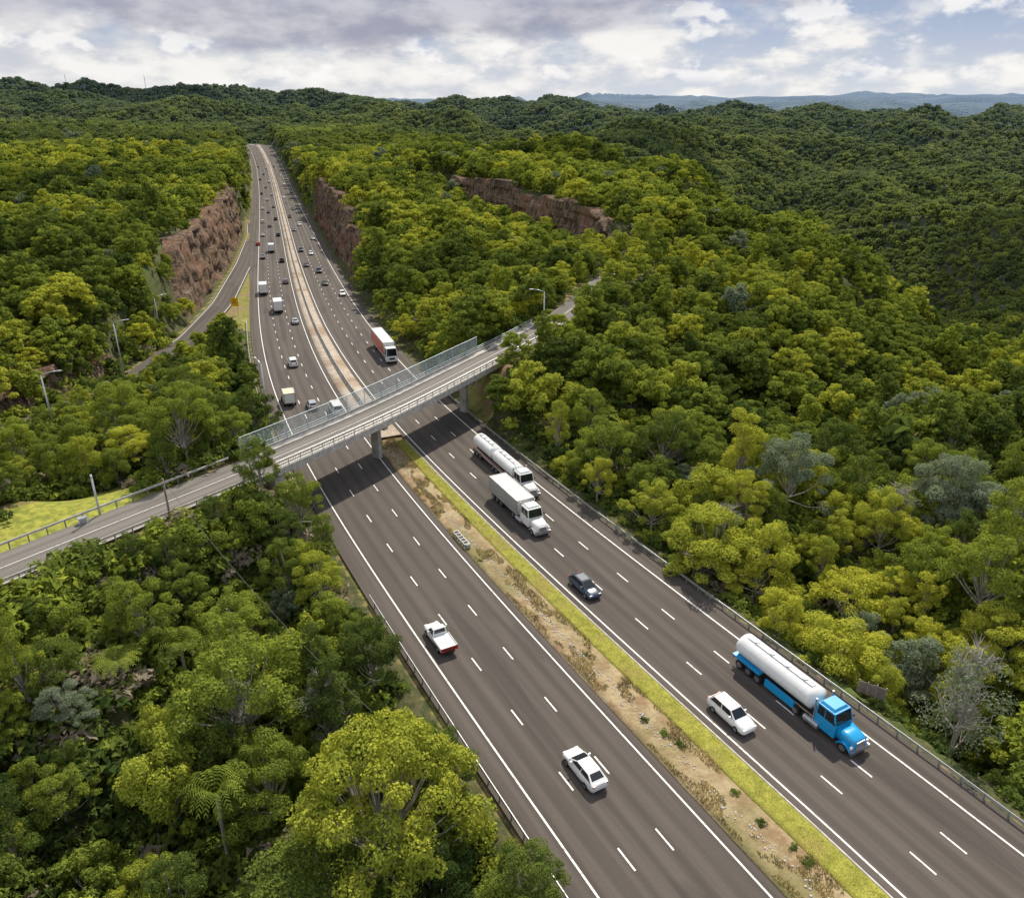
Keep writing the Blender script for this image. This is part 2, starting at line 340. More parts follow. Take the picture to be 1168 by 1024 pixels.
def height(X,Y,full=False):
    shp=np.shape(X); x=np.asarray(X,float).ravel(); y=np.asarray(Y,float).ravel()
    h=natural(x,y); i,d,al=query(x,y,R,RN,RT); ends=np.abs(al)<20
    off=np.where(d<MD[i]/2,-d-LO[i],d-RO[i]); off=np.where(ends,off,999)
    verge=np.zeros_like(x)
    c,dc,ac=query(x,y,C_,CN,CT); fe=sm(14,2,np.abs(ac))
    wf=np.where(dc<5,sm(36,12,-dc),0)*fe; h=h*(1-wf)+np.minimum(h,C_[c,2])*wf
    wb=np.where(dc>=5,sm(90,25,dc)*sm(5,8,dc),0)*fe; h=h*(1-wb)+np.maximum(h,C_[c,3]-.8)*wb
    okc=~((dc<7.0)&(dc>-1)&(np.abs(ac)<4))
    j,ds,als=query(x,y,S,SN,ST_); os_=np.where(np.abs(als)<6,np.abs(ds)-4.0,999); gate=sm(1.5,3.0,off)
    w=(1-sm(1.2,13,os_))*gate; h=h*(1-w)+(S[j,2]-.35)*w
    verge=np.maximum(verge,(1-sm(1.0,3.0,os_))*.9)
    k,dr,alr=query(x,y,Q,QN,QT); yy=Q[k,1]; or_=np.where(np.abs(alr)<6,np.abs(dr)-np.interp(yy,[150,190],[2.8,3.6]),999)
    g1=np.where(dr>0,sm(212,235,yy)*sm(485,462,yy),0); g2=np.where(dr>0,sm(104,112,yy)*sm(160,150,yy),0); g=np.maximum(g1,g2*.35)
    m0=1.8+6.2*g; bw=8-5.2*g
    w=1-sm(m0,m0+bw,or_); h=h*(1-w)+(Q[k,2]-.3)*w
    verge=np.maximum(verge,(1-sm(.6,1.8,or_))*.7)
    ok=(or_>1.4+7.0*g1+1.5*g2)&(os_>2.2-1.2*(y>166))&okc
    ry=R[i,1]; g3=np.where(d>0,sm(258,280,ry)*sm(482,462,ry),0)
    m0=1.6+6.8*g3; bw=6.5-4*g3
    w=1-sm(m0,m0+bw,off); h=h*(1-w)+(RZ[i]-.3)*w
    verge=np.maximum(verge,(1-sm(.2,1.3,off))*.62)
    ok&=off>1.9+7.0*g3
    gore=(dr<0)&(d<0)&(or_<22)&(off<22)&(y>185)&(y<400)&((or_+off)<10); verge=np.where(gore,1,verge); ok&=~gore
    cl=(1-sm(8,13,os_))*(y<100)*(y>56)*(ds<0)*(x<-46)*(os_>-3); cl=cl*sm(100,92,y)
    verge=np.maximum(verge,cl*2); ok&=cl<.3
    if full: return h.reshape(shp),verge,off,os_,or_,d,ds,ok,dr
    return h.reshape(shp)
def h1(x,y): return float(height(np.array([x]),np.array([y]))[0])
nx,ny=640,720
ux=np.linspace(-5.35,5.35,nx); uy=np.linspace(-2.0,5.3,ny)
gx=60*np.sinh(ux)-20; gy=90+80*np.sinh(uy)
GX,GY=np.meshgrid(gx,gy); GH,VG,*_=height(GX,GY,True)
V=np.stack([GX.ravel(),GY.ravel(),GH.ravel()],1)
ii=np.arange(nx*ny).reshape(ny,nx); Qd=np.stack([ii[:-1,:-1].ravel(),ii[:-1,1:].ravel(),ii[1:,1:].ravel(),ii[1:,:-1].ravel()],1)
me=npmesh('terrain',V,Qd,'floor'); at=me.attributes.new('verge','FLOAT','POINT'); at.data.foreach_set('value',VG.astype(np.float32))
me.polygons.foreach_set('use_smooth',[True]*len(me.polygons)); st(link('terrain',me))
def ribbon(name,RR,NN,ZZ,SSs,i0,i1,oL,oR,zo,mt,na=2,kerb=0):
    idx=np.arange(i0,i1); oL=np.broadcast_to(oL,len(RR))[idx] if np.ndim(oL)==0 else oL[idx]; oR=np.broadcast_to(oR,len(RR))[idx] if np.ndim(oR)==0 else oR[idx]
    vs=[];uv=[]
    offs=[oL+(oR-oL)*k/(na-1) for k in range(na)]
    zz=[zo]*na
    if kerb: offs=[oL]+offs+[oR]; zz=[zo-kerb]+[zo]*na+[zo-kerb]; offs[1]=oL+.02; offs[-2]=oR-.02
    for o,z in zip(offs,zz):
        vs.append(np.stack([RR[idx,0]+NN[idx,0]*o,RR[idx,1]+NN[idx,1]*o,ZZ[idx]+z],1)); uv.append(np.stack([o,SSs[idx]],1))
    k=len(offs); n=len(idx); V=np.concatenate(vs); U=np.concatenate(uv)
    a=np.arange(n-1); F_=[]
    for j in range(k-1): F_.append(np.stack([j*n+a,(j+1)*n+a,(j+1)*n+a+1,j*n+a+1],1))
    F_=np.concatenate(F_); me=npmesh(name,V,F_,mt); l=me.uv_layers.new(name='UVMap')
    li=np.zeros(len(me.loops),np.int32); me.loops.foreach_get('vertex_index',li); l.data.foreach_set('uv',U[li].astype(np.float32).ravel())
    return st(link(name,me))
nR=len(R)
ribbon('highway_left_carriageway',R,RN,RZ,RS,0,nR,-LO,np.full(nR,.9),0,'asph',6)
ribbon('highway_right_carriageway',R,RN,RZ,RS,0,nR,MD-.8,RO,0,'asph',6)
iB=int(np.argmin(np.abs(R[:,1]-121)))
ribbon('median_soil',R,RN,RZ,RS,0,iB,np.full(nR,.9),MD*.60,.07,'soil',6,kerb=.2)
ribbon('median_grass_strip',R,RN,RZ,RS,0,iB,MD*.60,MD-1.0,.09,'grass',6,kerb=.22)
ribbon('median_kerb',R,RN,RZ,RS,0,iB,MD-1.0,MD-.8,.12,'pale',2,kerb=.2)
ribbon('median_sand_strip',R,RN,RZ,RS,iB,nR,np.full(nR,.9),MD-.8,.08,'sand',4,kerb=.2)
nS=len(S); ribbon('overpass_road',S,SN,S[:,2]+.02,SS,0,nS,-3.4,3.4,0,'asph2',3)
nQ=len(Q); qw=np.interp(Q[:,1],[150,190],[2.6,3.4]); ribbon('ramp_road',Q,QN,Q[:,2],QS,6,nQ-1,-qw,qw,.004,'asph',3)
def marks(name,segs,RR,NN,ZZ,SSs,zo=.008):
    V=[];Fq=[]
    for s0,s1,off,wd in segs:
        n=max(2,int((s1-s0)/3)+1); q=np.linspace(s0,s1,n)
        x=np.interp(q,SSs,RR[:,0]);y=np.interp(q,SSs,RR[:,1]);z=np.interp(q,SSs,ZZ);nx_=np.interp(q,SSs,NN[:,0]);ny_=np.interp(q,SSs,NN[:,1])
        o=off(q) if callable(off) else np.full(n,off)
        for e in (-wd/2,wd/2): V.extend(np.stack([x+nx_*(o+e),y+ny_*(o+e),z+zo],1).tolist())
        b=len(V)-2*n
        for k in range(n-1): Fq.append((b+k,b+n+k,b+n+k+1,b+k+1))
    return st(link(name,npmesh(name,V,Fq,'paint')))
mdS=lambda q: np.interp(q,RS,MD)
segs=[(0,RS[-1],0.0,.16),(0,RS[-1],-10.8,.17),(0,RS[-1],mdS,.17),(0,RS[-1],lambda q:mdS(q)+10.8,.17)]
for off in (-3.6,-7.2): 
    for s in np.arange(4,RS[-1]-4,8.4): segs.append((s,s+2.2,off,.15))
for off in (3.6,7.2):
    for s in np.arange(1.5,RS[-1]-4,8.4): segs.append((s,s+2.2,(lambda q,o=off:mdS(q)+o),.15))
marks('lane_markings',segs,R,RN,RZ,RS)
qe=float(np.interp(-185,-Q[:,1],QS))
marks('ramp_markings',[(QS[8],qe,-2.9,.15),(QS[8],qe,2.9,.15)],Q,QN,Q[:,2]+.004,QS)
marks('overpass_road_markings',[(0,SS[-1],-.2,.10),(0,SS[-1],3.1,.09)],S,SN,S[:,2]+.02,SS)
def onroad(s,off,z=0):
    return np.array([np.interp(s,RS,R[:,0])+np.interp(s,RS,RN[:,0])*off,np.interp(s,RS,R[:,1])+np.interp(s,RS,RN[:,1])*off,np.interp(s,RS,RZ)+z])
def s_at_y(y): return float(np.interp(y,R[:,1],RS))
# ------------------------------------------------------------ rock faces
def rock(name,path,zb,zt,lean=.18,seed=1,step=1.0,jag=2.5):
    path=np.array(path,float); s=np.r_[0,np.cumsum(np.linalg.norm(np.diff(path,axis=0),axis=1))]
    n=int(s[-1]/step); q=np.linspace(0,s[-1],n); X=np.interp(q,s,path[:,0]);Y=np.interp(q,s,path[:,1])
    T=np.stack([np.gradient(X),np.gradient(Y)],1); T/=np.linalg.norm(T,axis=1)[:,None]; NX,NY=T[:,1],-T[:,0]
    zb=np.interp(q,s,zb); zt=np.interp(q,s,zt); hh=np.clip((zt-zb)/8,0,1); zt=zt+(vn(q/9,q*0,seed)-.5)*jag*hh
    m_=26; V=[]
    for k in range(m_):
        f=k/(m_-1); z=zb+(zt-zb)*f
        lay=np.floor(z/3.0+vn(q/40,q*0,seed)*1.2)
        ledge=f*2.0+hsh(lay,np.floor(q/19),seed+2)*1.5
        blk=hsh(np.floor(q/4.6+lay*.37),lay,seed)*1.7+fbm(q/1.6,z/1.6,2,seed)*.45
        o=(zt-zb)*lean*f+(ledge+blk-1.4)*(.3+.7*hh)
        if k==0:o=o-.5
        V.append(np.stack([X+NX*o,Y+NY*o,z],1))
    V.append(np.stack([X+NX*(o+6),Y+NY*(o+6),z-.6],1)); m_+=1
    V=np.concatenate(V); a=np.arange(n-1); Fq=np.concatenate([np.stack([k*n+a,k*n+a+1,(k+1)*n+a+1,(k+1)*n+a],1) for k in range(m_-1)])
    return st(link(name,npmesh(name,V,Fq,'rock')))
lp=[];zb=[];zt=[]
for y in np.arange(478,204,-6):
    i=int(np.argmin(np.abs(Q[:,1]-y))) if y<470 else 0; dy=y-Q[i,1] if y>=470 else 0
    lp.append((Q[i,0]-5.6-dy*.3,Q[i,1]+dy)); zb.append(Q[i,2]-1); xx,yy_=Q[i,0]-18-dy*.3,Q[i,1]+dy; g=float(sm(206,240,y)); zt.append((Q[i,2]-.6)*(1-g)+max(h1(xx,yy_)+.8,Q[i,2]-.5)*g)
rock('rock_cutting_left',lp,zb,zt,.10,3)
lp=[];zb=[];zt=[]
for y in np.arange(164,104,-4):
    i=int(np.argmin(np.abs(Q[:,1]-y))); lp.append((Q[i,0]-4.6,Q[i,1])); zb.append(Q[i,2]-1); g=float(sm(104,114,y)*sm(166,152,y)); zt.append(Q[i,2]-.5+6.8*g)
rock('rock_cutting_lower_left',lp,zb,zt,.15,5,.8,1.6)
lp=[];zb=[];zt=[]
for y in np.arange(256,486,6):
    s=s_at_y(y); i=int(np.argmin(np.abs(R[:,1]-y))); p=onroad(s,RO[i]+2.2); lp.append(p[:2]); zb.append(p[2]-1); q_=onroad(s,RO[i]+13.5); zt.append(h1(q_[0],q_[1])+.8)
rock('rock_cutting_right',lp,zb,zt,.10,7)
rock('sandstone_cliff',C_[:,:2],C_[:,2]-1,C_[:,3]+.2,.12,9,1.0,5.5)
# ------------------------------------------------------------ trees
def lobes(r,style):
    L=[]
    if style=='gum': Rr,H,base,nl,fl,lr=4.8,13,5.6,38,.62,(.11,.27)
    elif style=='spread': Rr,H,base,nl,fl,lr=5.8,13.0,6.4,46,.5,(.09,.22)
    elif style=='dense': Rr,H,base,nl,fl,lr=3.9,10.5,1.8,40,.8,(.15,.29)
    elif style=='tall': Rr,H,base,nl,fl,lr=3.3,15.5,5.0,34,.75,(.16,.31)
    elif style=='low': Rr,H,base,nl,fl,lr=3.0,5.5,.6,34,.7,(.14,.26)
    elif style=='open': Rr,H,base,nl,fl,lr=6.0,13.0,4.4,66,.62,(.11,.20)
    elif style=='bush': Rr,H,base,nl,fl,lr=1.1,1.5,.2,8,.8,(.35,.5)
    ax=r.uniform(.8,1.2) if style!='open' else 1
    for i in range(nl):
        a=i*2.39996+r.uniform(-.6,.6); rr=Rr*math.sqrt((i+.5)/nl)*r.uniform(.6,1.08)
        top=base+(H-base)*(1-.62*(rr/Rr)**2)
        if style=='open': rr=Rr*math.sqrt((i+.5)/nl)*r.uniform(.85,1.05); top=base+(H-base)*math.sqrt(max(0,1-.8*min(1,rr/Rr)**2)); z=top-(0 if i%4 else r.uniform(1,3.5))-r.uniform(0,1.1)
        else: z=top-(H-base)*abs(r.normal(0,.26)) if i%3 else top-(H-base)*r.uniform(.3,.7)
        L.append((rr*math.cos(a)*ax,rr*math.sin(a)/ax,z-Rr*.2,Rr*r.uniform(*lr),fl))
    return L,Rr,H,base
def crown(name,L,r,nleaf,leaf,tri=False):
    VV=[]
    for (cx,cy,cz,R_,fl) in L:
        n=max(3,int(nleaf*(R_/1.2)**1.7)) if R_>.6 else max(3,int(nleaf*.31))
        d=r.normal(size=(n,3)); d[:,2]+=.4; d/=np.linalg.norm(d,axis=1)[:,None]
        lump=.72+.62*vn(d[:,0]*2.4+cx,d[:,1]*2.4+cz,3)
        rad=R_*lump*r.uniform(.5,1.12,n)**.6
        c=np.array([cx,cy,cz])+d*rad[:,None]*np.array([1,1,fl])
        nn=d*1.0+r.normal(size=(n,3))*.6; nn[:,2]+=.5; nn/=np.linalg.norm(nn,axis=1)[:,None]
        t=np.cross(nn,r.normal(size=(n,3))); t/=np.linalg.norm(t,axis=1)[:,None]; b=np.cross(nn,t)
        s=leaf*r.uniform(.55,1.35,n)[:,None]
        if tri:
            t=t*s*.72; b=b*s*.62; VV.append(np.stack([c-t-b*.4,c+t-b*.5,c+b],1))
        else:
            t=t*s*.62; b=b*s*.36; VV.append(np.stack([c-t,c-b*.9-t*.1,c+t,c+b+t*.15],1))
    k=3 if tri else 4
    V=np.concatenate(VV).reshape(-1,3); return npmesh(name,V,np.arange(len(V)).reshape(-1,k),'leaf')
def trunkmesh(L,r,H,base,Rr,every=2):
    mb=MB(); k=H/13; top=(r.uniform(-.5,.5),r.uniform(-.5,.5),base+ (H-base)*.45)
    mid=(top[0]*.3+r.uniform(-.3,.3),top[1]*.3+r.uniform(-.3,.3),base*.6)
    mb.tube([(0,0,-1.5),(0,0,.2),mid,top],[.30*k,.25*k,.19*k,.10*k],7)
    for (cx,cy,cz,_,_) in L[::every]:
        z0=min(cz-1,base*.55+(cz-base)*.3); f=max(0,min(1,(z0-mid[2])/(top[2]-mid[2]+1e-6)))
        s0=(mid[0]+(top[0]-mid[0])*f,mid[1]+(top[1]-mid[1])*f,max(z0,mid[2]*.9))
        mb.tube([s0,((s0[0]+cx)/2,(s0[1]+cy)/2,(s0[2]+cz)/2-.35),(cx,cy,cz+.2)],[.09*k,.065*k,.03*k],5)
    o=mb.build('trunk','bark'); me=o.data; bpy.data.objects.remove(o); return me
VAR={}
def var(key,style,seed,nleaf,leaf,trunk=True,every=2,tri=False):
    r=np.random.default_rng(seed); L,Rr,H,base=lobes(r,style); c=crown('crown_'+key,L,r,nleaf,leaf,tri)
    VAR[key]=(c,trunkmesh(L,r,H,base,Rr,every) if trunk else None,Rr,H)
STY=[('gum',1),('gum',2),('spread',3),('dense',4),('low',5),('tall',6),('gum',8),('spread',12),('dense',14),('low',15)]
NK=len(STY)
for i,(s_,sd) in enumerate(STY):
    var(f'near{i}',s_,sd,640,.205); var(f'mid{i}',s_,sd,165,.39,tri=True)
for i,(s_,sd) in enumerate([('gum',31),('spread',33),('dense',34)]):
    var(f'far{i}',s_,sd,28,.9,tri=True)
for i,(s_,sd) in enumerate([('gum',41),('spread',43),('dense',44)]):
    var(f'vfar{i}',s_,sd,5,2.2,tri=True)
var('open0','open',51,760,.19,True,1); var('open1','open',52,330,.24,True,3)
var('bush0','bush',41,110,.26,tri=True); var('bush1','bush',42,110,.26,tri=True)
def sites(t0,t1,sp_,jit=.46):
    xm=t1*.78; xs=np.arange(-xm,xm,sp_); ys=np.arange(12,t1*1.12,sp_); X,Y=np.meshgrid(xs,ys); X=X.ravel()+rng.uniform(-jit,jit,X.size)*sp_; Y=Y.ravel()+rng.uniform(-jit,jit,Y.size)*sp_
    z0=np.zeros_like(X); u,v,t=proj(X,Y,z0); k=(t>=t0)&(t<t1)&(u>-100)&(u<1270)&(np.hypot(X,Y)>16)
    return X[k],Y[k]
TX=[];TY=[];TS=[]
for t0,t1,sp_,sc in [(20,125,4.4,.65),(125,420,4.5,.60),(420,900,5.7,.70),(900,1800,8.0,.90),(1800,3300,12.5,1.35)]:
    X,Y=sites(t0,t1,sp_); TX.append(X);TY.append(Y);TS.append(np.full(len(X),sc)*np.exp(rng.normal(0,.30,len(X))).clip(.5,1.9))
TX=np.concatenate(TX);TY=np.concatenate(TY);TS=np.concatenate(TS)
TH,_,OFF,OS,OR,DD,DS,OK,DR=height(TX,TY,True)
u,v,t=proj(TX,TY,TH+8)
keep=OK&(v<1220)
OS2=np.where(TY>164,OS+3,OS)
lim=np.minimum(np.minimum(OFF-.2,OS2+0.6),OR+.9)/4.3; TS=np.where(lim<TS,np.maximum(lim,.34),TS)
keep&=~((np.hypot(TX+33,TY-97)<6.5))
c,dc,ac=query(TX,TY,C_,CN,CT); fr=(dc<0)&(dc>-26)&(np.abs(ac)<6); TS=np.where(fr,np.minimum(TS,.78),TS)
fr=(DR<0)&(OR<17)&(TY>100)&(TY<215); TS=np.where(fr,np.minimum(TS,.38),TS)
fr=(DS>0)&(OS<8)&(TY<90)&(TX<-38); TS=np.where(fr,np.minimum(TS,.34),TS)
GT=(-9.3,43.0)
PL=P(197,604,6)[:2]; LR=P(620,390,7.6)[:2]
FN=[P(a,b,3.0) for a,b in ((135,765),(245,905),(205,735))]
BX,BY=P(1085,850,-3)[:2]; BD=np.array([BX,BY])/math.hypot(BX,BY)
for a,rr in ((GT,5.5),((-27,62),4.6),(PL,4.0),(P(309,500,1.5)[:2],3.0),(LR,3.0),(LR-np.array([0,4]),3.0),((BX,BY),3.6),(np.array([BX,BY])-BD*4.5,3.2),((-39,84),3.5)): keep&=np.hypot(TX-a[0],TY-a[1])>rr
for f_ in FN:
    keep&=np.hypot(TX-f_[0],TY-f_[1])>3.4
    d_=f_[:2]/np.linalg.norm(f_[:2]); keep&=~((np.hypot(TX-f_[0]+d_[0]*4.5,TY-f_[1]+d_[1]*4.5)<3.4)&(TS>.4))
TX,TY,TS,TH,DD,OFF,OS,DS=[a[keep] for a in (TX,TY,TS,TH,DD,OFF,OS,DS)]
TZ=TH-.3-np.maximum(TS-1,0)*9.5
u,v,t=proj(TX,TY,TH+8)
tn=fbm(TX/38,TY/38,3,50)+ .35*(fbm(TX/300,TY/300,2,60)-.4)
TINT=np.clip(.54+(tn-.46)*1.15+rng.normal(0,.19,len(TX)),.08,.96)
TINT=np.where((DD<0)&(TY<92),TINT-.19,TINT); TINT=np.where((DD>0)&(TY>70),TINT+.05,TINT)
TINT=np.where(t>700,.40+(TINT-.5)*.6,TINT)
blue=rng.random(len(TX))<np.where((DD>0)&(TY<120),.03,.018); TINT=np.where(blue&(t<900),1.4,TINT)
inf=(u>-20)&(u<1188)&(v>0)&(v<1060)
order=np.argsort(np.where(inf,t,1e9)); ind=order[:285]; rest=np.setdiff1d(np.arange(len(TX)),ind)
def lab(i):
    c=TINT[i]; sp_='blue grey leaved gum tree' if c>1.1 else 'dark green bushy gum tree' if c<.32 else 'olive green gum tree' if c<.55 else 'yellow green gum tree'
    if DD[i]<0:
        if DS[i]>0 and TY[i]<100: r_='below the overpass road left of the near carriageway'
        else: r_='beyond the overpass on the left of the highway'
    else:
        r_='in the forest right of the guardrail, nearer than the bridge' if TY[i]<125 else 'in the forest right of the highway beyond the bridge'
    return f'{sp_} {r_}'
def place_tree(key,x,y,z,s,rz,tint,label,group=None,name='gum_tree',hs=1.0):
    o=thing(name,label,'tree',(x,y,z),rz,group); o.scale=(s,s,s*hs)
    c=link('crown',VAR[key][0],o); c['tint']=float(tint); link('trunk',VAR[key][1],o); return c
FARSRC=[]; VF=[]; first_mid={}
NI=len(ind)
for n_,i in enumerate(ind):
    kk=int(rng.integers(0,NK)); key='near'+str(kk); s_=TS[i]
    if n_>=NI-3: key=f'vfar{n_-NI+3}'
    elif n_>=NI-6: key=f'far{n_-NI+6}'
    elif n_>=NI-6-NK: key=f'mid{n_-NI+6+NK}'
    elif n_%29==5: key='open1'
    if key in('near4','near9'): s_=min(1.15,s_*1.35)
    l=lab(i); c=place_tree(key,TX[i],TY[i],TZ[i],s_,rng.uniform(0,6.28),TINT[i],l,'trees: '+l,hs=rng.uniform(.85,1.25))
    if key.startswith('far'): FARSRC.append(c)
    if key.startswith('vfar'): VF.append(c)
    if key.startswith('mid') and key not in first_mid: first_mid[key]=c
MIDSRC=[c for k,c in first_mid.items() if k not in('mid4','mid9')]
place_tree('open0',GT[0],GT[1],h1(*GT)-.3,1.15,.6,.74,'large golden green gum tree, rounded domed crown, beside the near carriageway',hs=1.25)
place_tree('near6',-27,62,h1(-27,62)-.3,.9,.6,.52,'bright green rounded gum tree below the overpass approach road, above the thin cable')
for k,(yy_,o_) in enumerate([(169,5.2),(175,5.6),(182,5.4),(172,-5.6),(205,5.2),(211,-4.8)]):
    i=int(np.argmin(np.abs(S[:,1]-yy_))); x,y=S[i,0]+SN[i,0]*o_,S[i,1]+SN[i,1]*o_
    place_tree('near%d'%(k%4),x,y,h1(x,y)-.6,.58,k*1.3,.45,'green gum tree crowding the hill road past the right end of the bridge','trees crowding the hill road past the bridge')
r=np.random.default_rng(77); mb=MB(); tw=MB()
o=thing('bare_tree','tall pale grey half bare tree at the right forest edge','tree',(BX,BY,h1(BX,BY))); o.scale=(1.15,1.15,1.3)
mb.tube([(0,0,-1),(0,0,3),(.3,.1,8),(.5,.2,13)],[.28,.24,.15,.04],7)
for k in range(34):
    z=r.uniform(3.5,12); a=r.uniform(0,6.28); l=r.uniform(1.2,3.2)*(1.15-z/18); e=(l*math.cos(a)+.3,l*math.sin(a),z+l*.75)
    mb.tube([(.3*z/9,0,z),(e[0]*.5,e[1]*.5,z+l*.25),e],[.085,.055,.02],5)
    for q in range(12):
        f=r.uniform(.3,1); b=(e[0]*f,e[1]*f,z+l*.75*f); a2=r.uniform(0,6.28); tw.tube([b,(b[0]+.8*math.cos(a2),b[1]+.8*math.sin(a2),b[2]+r.uniform(.2,.9))],[.03,.013],3)
mb.build('trunk','bark',o); tw.build('twigs','bark',o)
r=np.random.default_rng(78); cm=crown('sparse',[(r.uniform(-2.4,2.4),r.uniform(-2.4,2.4),r.uniform(4,12.5),.8,.8) for _ in range(34)],r,170,.19); c=link('crown',cm,o); c['tint']=1.5
BT=o
for (a_,b_,z_,s_,l) in [(375,850,-3,.66,'bare grey twiggy tree among the near left trees beside the cable'),(822,640,-2,.66,'grey leafless tree at the front of the right forest above the blue tanker'),(285,870,-4,.62,'grey twiggy crown left of the golden green tree at the bottom'),(1010,640,-5,.75,'thin bare tree standing in the middle of the right hand forest')]:
    p=P(a_,b_,z_); o=dup(BT); o['label']=l; o.location=(p[0],p[1],h1(p[0],p[1])); o.rotation_euler=(0,0,a_); o.scale=(s_*1.25,s_*1.25,s_*1.1)
fr=MB()
for k in range(17):
    a=k*2*math.pi/17+random.uniform(-.1,.1); L_=random.uniform(1.9,2.5)
    pts=[(math.cos(a)*L_*f,math.sin(a)*L_*f,3+.75*math.sin(f*2.1)-f*f*.55) for f in np.linspace(.03,1,14)]
    for j in range(13):
        p0,p1=pts[j],pts[j+1]; w0=.30*math.sin(math.pi*(j+.5)/14.5)+.03; sx,sy=-math.sin(a)*w0,math.cos(a)*w0
        pm=[p0[q]*.5+p1[q]*.5 for q in range(3)]
        for s_ in (-1,1):
            fr.add([p0,(p0[0]+s_*sx+math.cos(a)*.12,p0[1]+s_*sy+math.sin(a)*.12,p0[2]-.10),(pm[0]+s_*sx+math.cos(a)*.1,pm[1]+s_*sy+math.sin(a)*.1,pm[2]-.10),pm],[(0,1,2,3)])
ft=MB(); ft.tube([(0,0,-1),(0,0,1.5),(.05,0,3)],[.16,.12,.1],7)
ferns=['bright green tree fern with star shaped fronds among the left trees','second bright green tree fern, lower down among the near left trees','tree fern partly hidden beneath trees right of the brighter fern']
for k,(p,l) in enumerate(zip(FN,ferns)):
    g=h1(p[0],p[1]); o=thing('tree_fern',l,'tree fern',(p[0],p[1],g),k*.4); o.scale=(1.15,1.15,max(1.0,(3.4-g)/3.2))
    if k==0: f0=fr.build('fronds','leaf',o); f0['tint']=.55; t0=ft.build('trunk','bark',o)
    else:
        f=link('fronds',f0.data,o); f['tint']=.5; link('trunk',t0.data,o)
def scatter(name,X,Y,Z,S_,T_,srcs,label,cat):
    n=len(X); me=bpy.data.meshes.new(name); me.vertices.add(n); me.vertices.foreach_set('co',np.stack([X,Y,Z],1).astype(np.float32).ravel())
    for nm,ar in (('scl',S_),('rotz',rng.uniform(0,6.28,n)),('tint',T_)):
        a=me.attributes.new(nm,'FLOAT','POINT'); a.data.foreach_set('value',np.asarray(ar,np.float32))
    a=me.attributes.new('pick','INT','POINT'); a.data.foreach_set('value',rng.integers(0,len(srcs),n).astype(np.int32))
    o=link(name,me); o['kind']='stuff'; tag(o,label,cat)
    ng=bpy.data.node_groups.new(name+'_nodes','GeometryNodeTree')
    ng.interface.new_socket('Geometry',in_out='INPUT',socket_type='NodeSocketGeometry'); ng.interface.new_socket('Geometry',in_out='OUTPUT',socket_type='NodeSocketGeometry')
    gi=ng.nodes.new('NodeGroupInput'); go=ng.nodes.new('NodeGroupOutput'); ip=ng.nodes.new('GeometryNodeInstanceOnPoints'); jn=ng.nodes.new('GeometryNodeJoinGeometry')
    for s_ in srcs:
        oi=ng.nodes.new('GeometryNodeObjectInfo'); oi.inputs['Object'].default_value=s_; oi.inputs['As Instance'].default_value=True; oi.transform_space='ORIGINAL'
        ng.links.new(oi.outputs['Geometry'],jn.inputs[0])
    def na(nm,dt):
        q=ng.nodes.new('GeometryNodeInputNamedAttribute'); q.data_type=dt; q.inputs['Name'].default_value=nm; return q.outputs[0]
    cx=ng.nodes.new('ShaderNodeCombineXYZ'); ng.links.new(na('rotz','FLOAT'),cx.inputs[2])
    ng.links.new(gi.outputs[0],ip.inputs['Points']); ng.links.new(jn.outputs[0],ip.inputs['Instance']); ip.inputs['Pick Instance'].default_value=True
    ng.links.new(na('pick','INT'),ip.inputs['Instance Index']); ng.links.new(cx.outputs[0],ip.inputs['Rotation']); ng.links.new(na('scl','FLOAT'),ip.inputs['Scale'])
    ng.links.new(ip.outputs[0],go.inputs[0]); md=o.modifiers.new('scatter','NODES'); md.node_group=ng; return o
rt=t[rest]; a=rest[rt<260]; b=rest[(rt>=260)&(rt<900)]; c_=rest[rt>=900]
scatter('forest_canopy',TX[a],TY[a],TZ[a],TS[a],TINT[a],MIDSRC,'dense gum forest canopy on the slopes beside the highway in the middle distance','forest')
scatter('hillside_forest',TX[b],TY[b],TZ[b],TS[b],TINT[b],FARSRC,'forest on the hill and cuttings farther up the highway','forest')
scatter('distant_forest',TX[c_],TY[c_],TZ[c_],TS[c_],TINT[c_],VF,'distant forest covering the ridges and far valley','forest')
SHR=[]
for k,(a_,b_) in enumerate([(668,748),(735,822),(775,850),(868,940),(905,968),(922,985),(548,640),(838,905),(757,838)]):
    p=hit(a_,b_); o=thing('median_shrub','small dark shrub growing on the dry soil of the median','shrub',(p[0],p[1],.02),k,'shrubs on the dry median')
    s_=random.uniform(.25,.45); o.scale=(s_,s_,s_*.8); c=link('foliage',VAR['bush%d'%(k%2)][0],o); c['tint']=random.choice([.15,.25,.35,.1]); SHR.append(c)
xs=[];ys=[]
for t0,t1,sp_ in [(20,120,1.9),(120,200,3.0)]:
    X,Y=sites(t0,t1,sp_); xs.append(X);ys.append(Y)
X=np.concatenate(xs);Y=np.concatenate(ys); Z,_,o1,o2,o3,d_,ds_,ok_,_=height(X,Y,True)
clr=((o2<12)&(ds_<0)&(Y<96)&(Y>56)&(X<-46))
k=(o1>1.3)&(o2>1.4)&(o3>1.1)&(~clr|(rng.random(len(X))<.08))&((o1>2.2)|(rng.random(len(X))<.6))
ti=np.clip(.40+(fbm(X/9,Y/9,2,4)-.4)*.9+rng.normal(0,.14,len(X)),.05,.9); ti=np.where(rng.random(len(X))<.10,2.2,ti)
scatter('undergrowth',X[k],Y[k],Z[k]-.1,rng.uniform(.7,1.9,k.sum())*np.clip((o1[k]-.3)/3.5,.35,1.3),ti[k],SHR[:2],'low scrub and ferns filling the gaps under the trees','undergrowth')
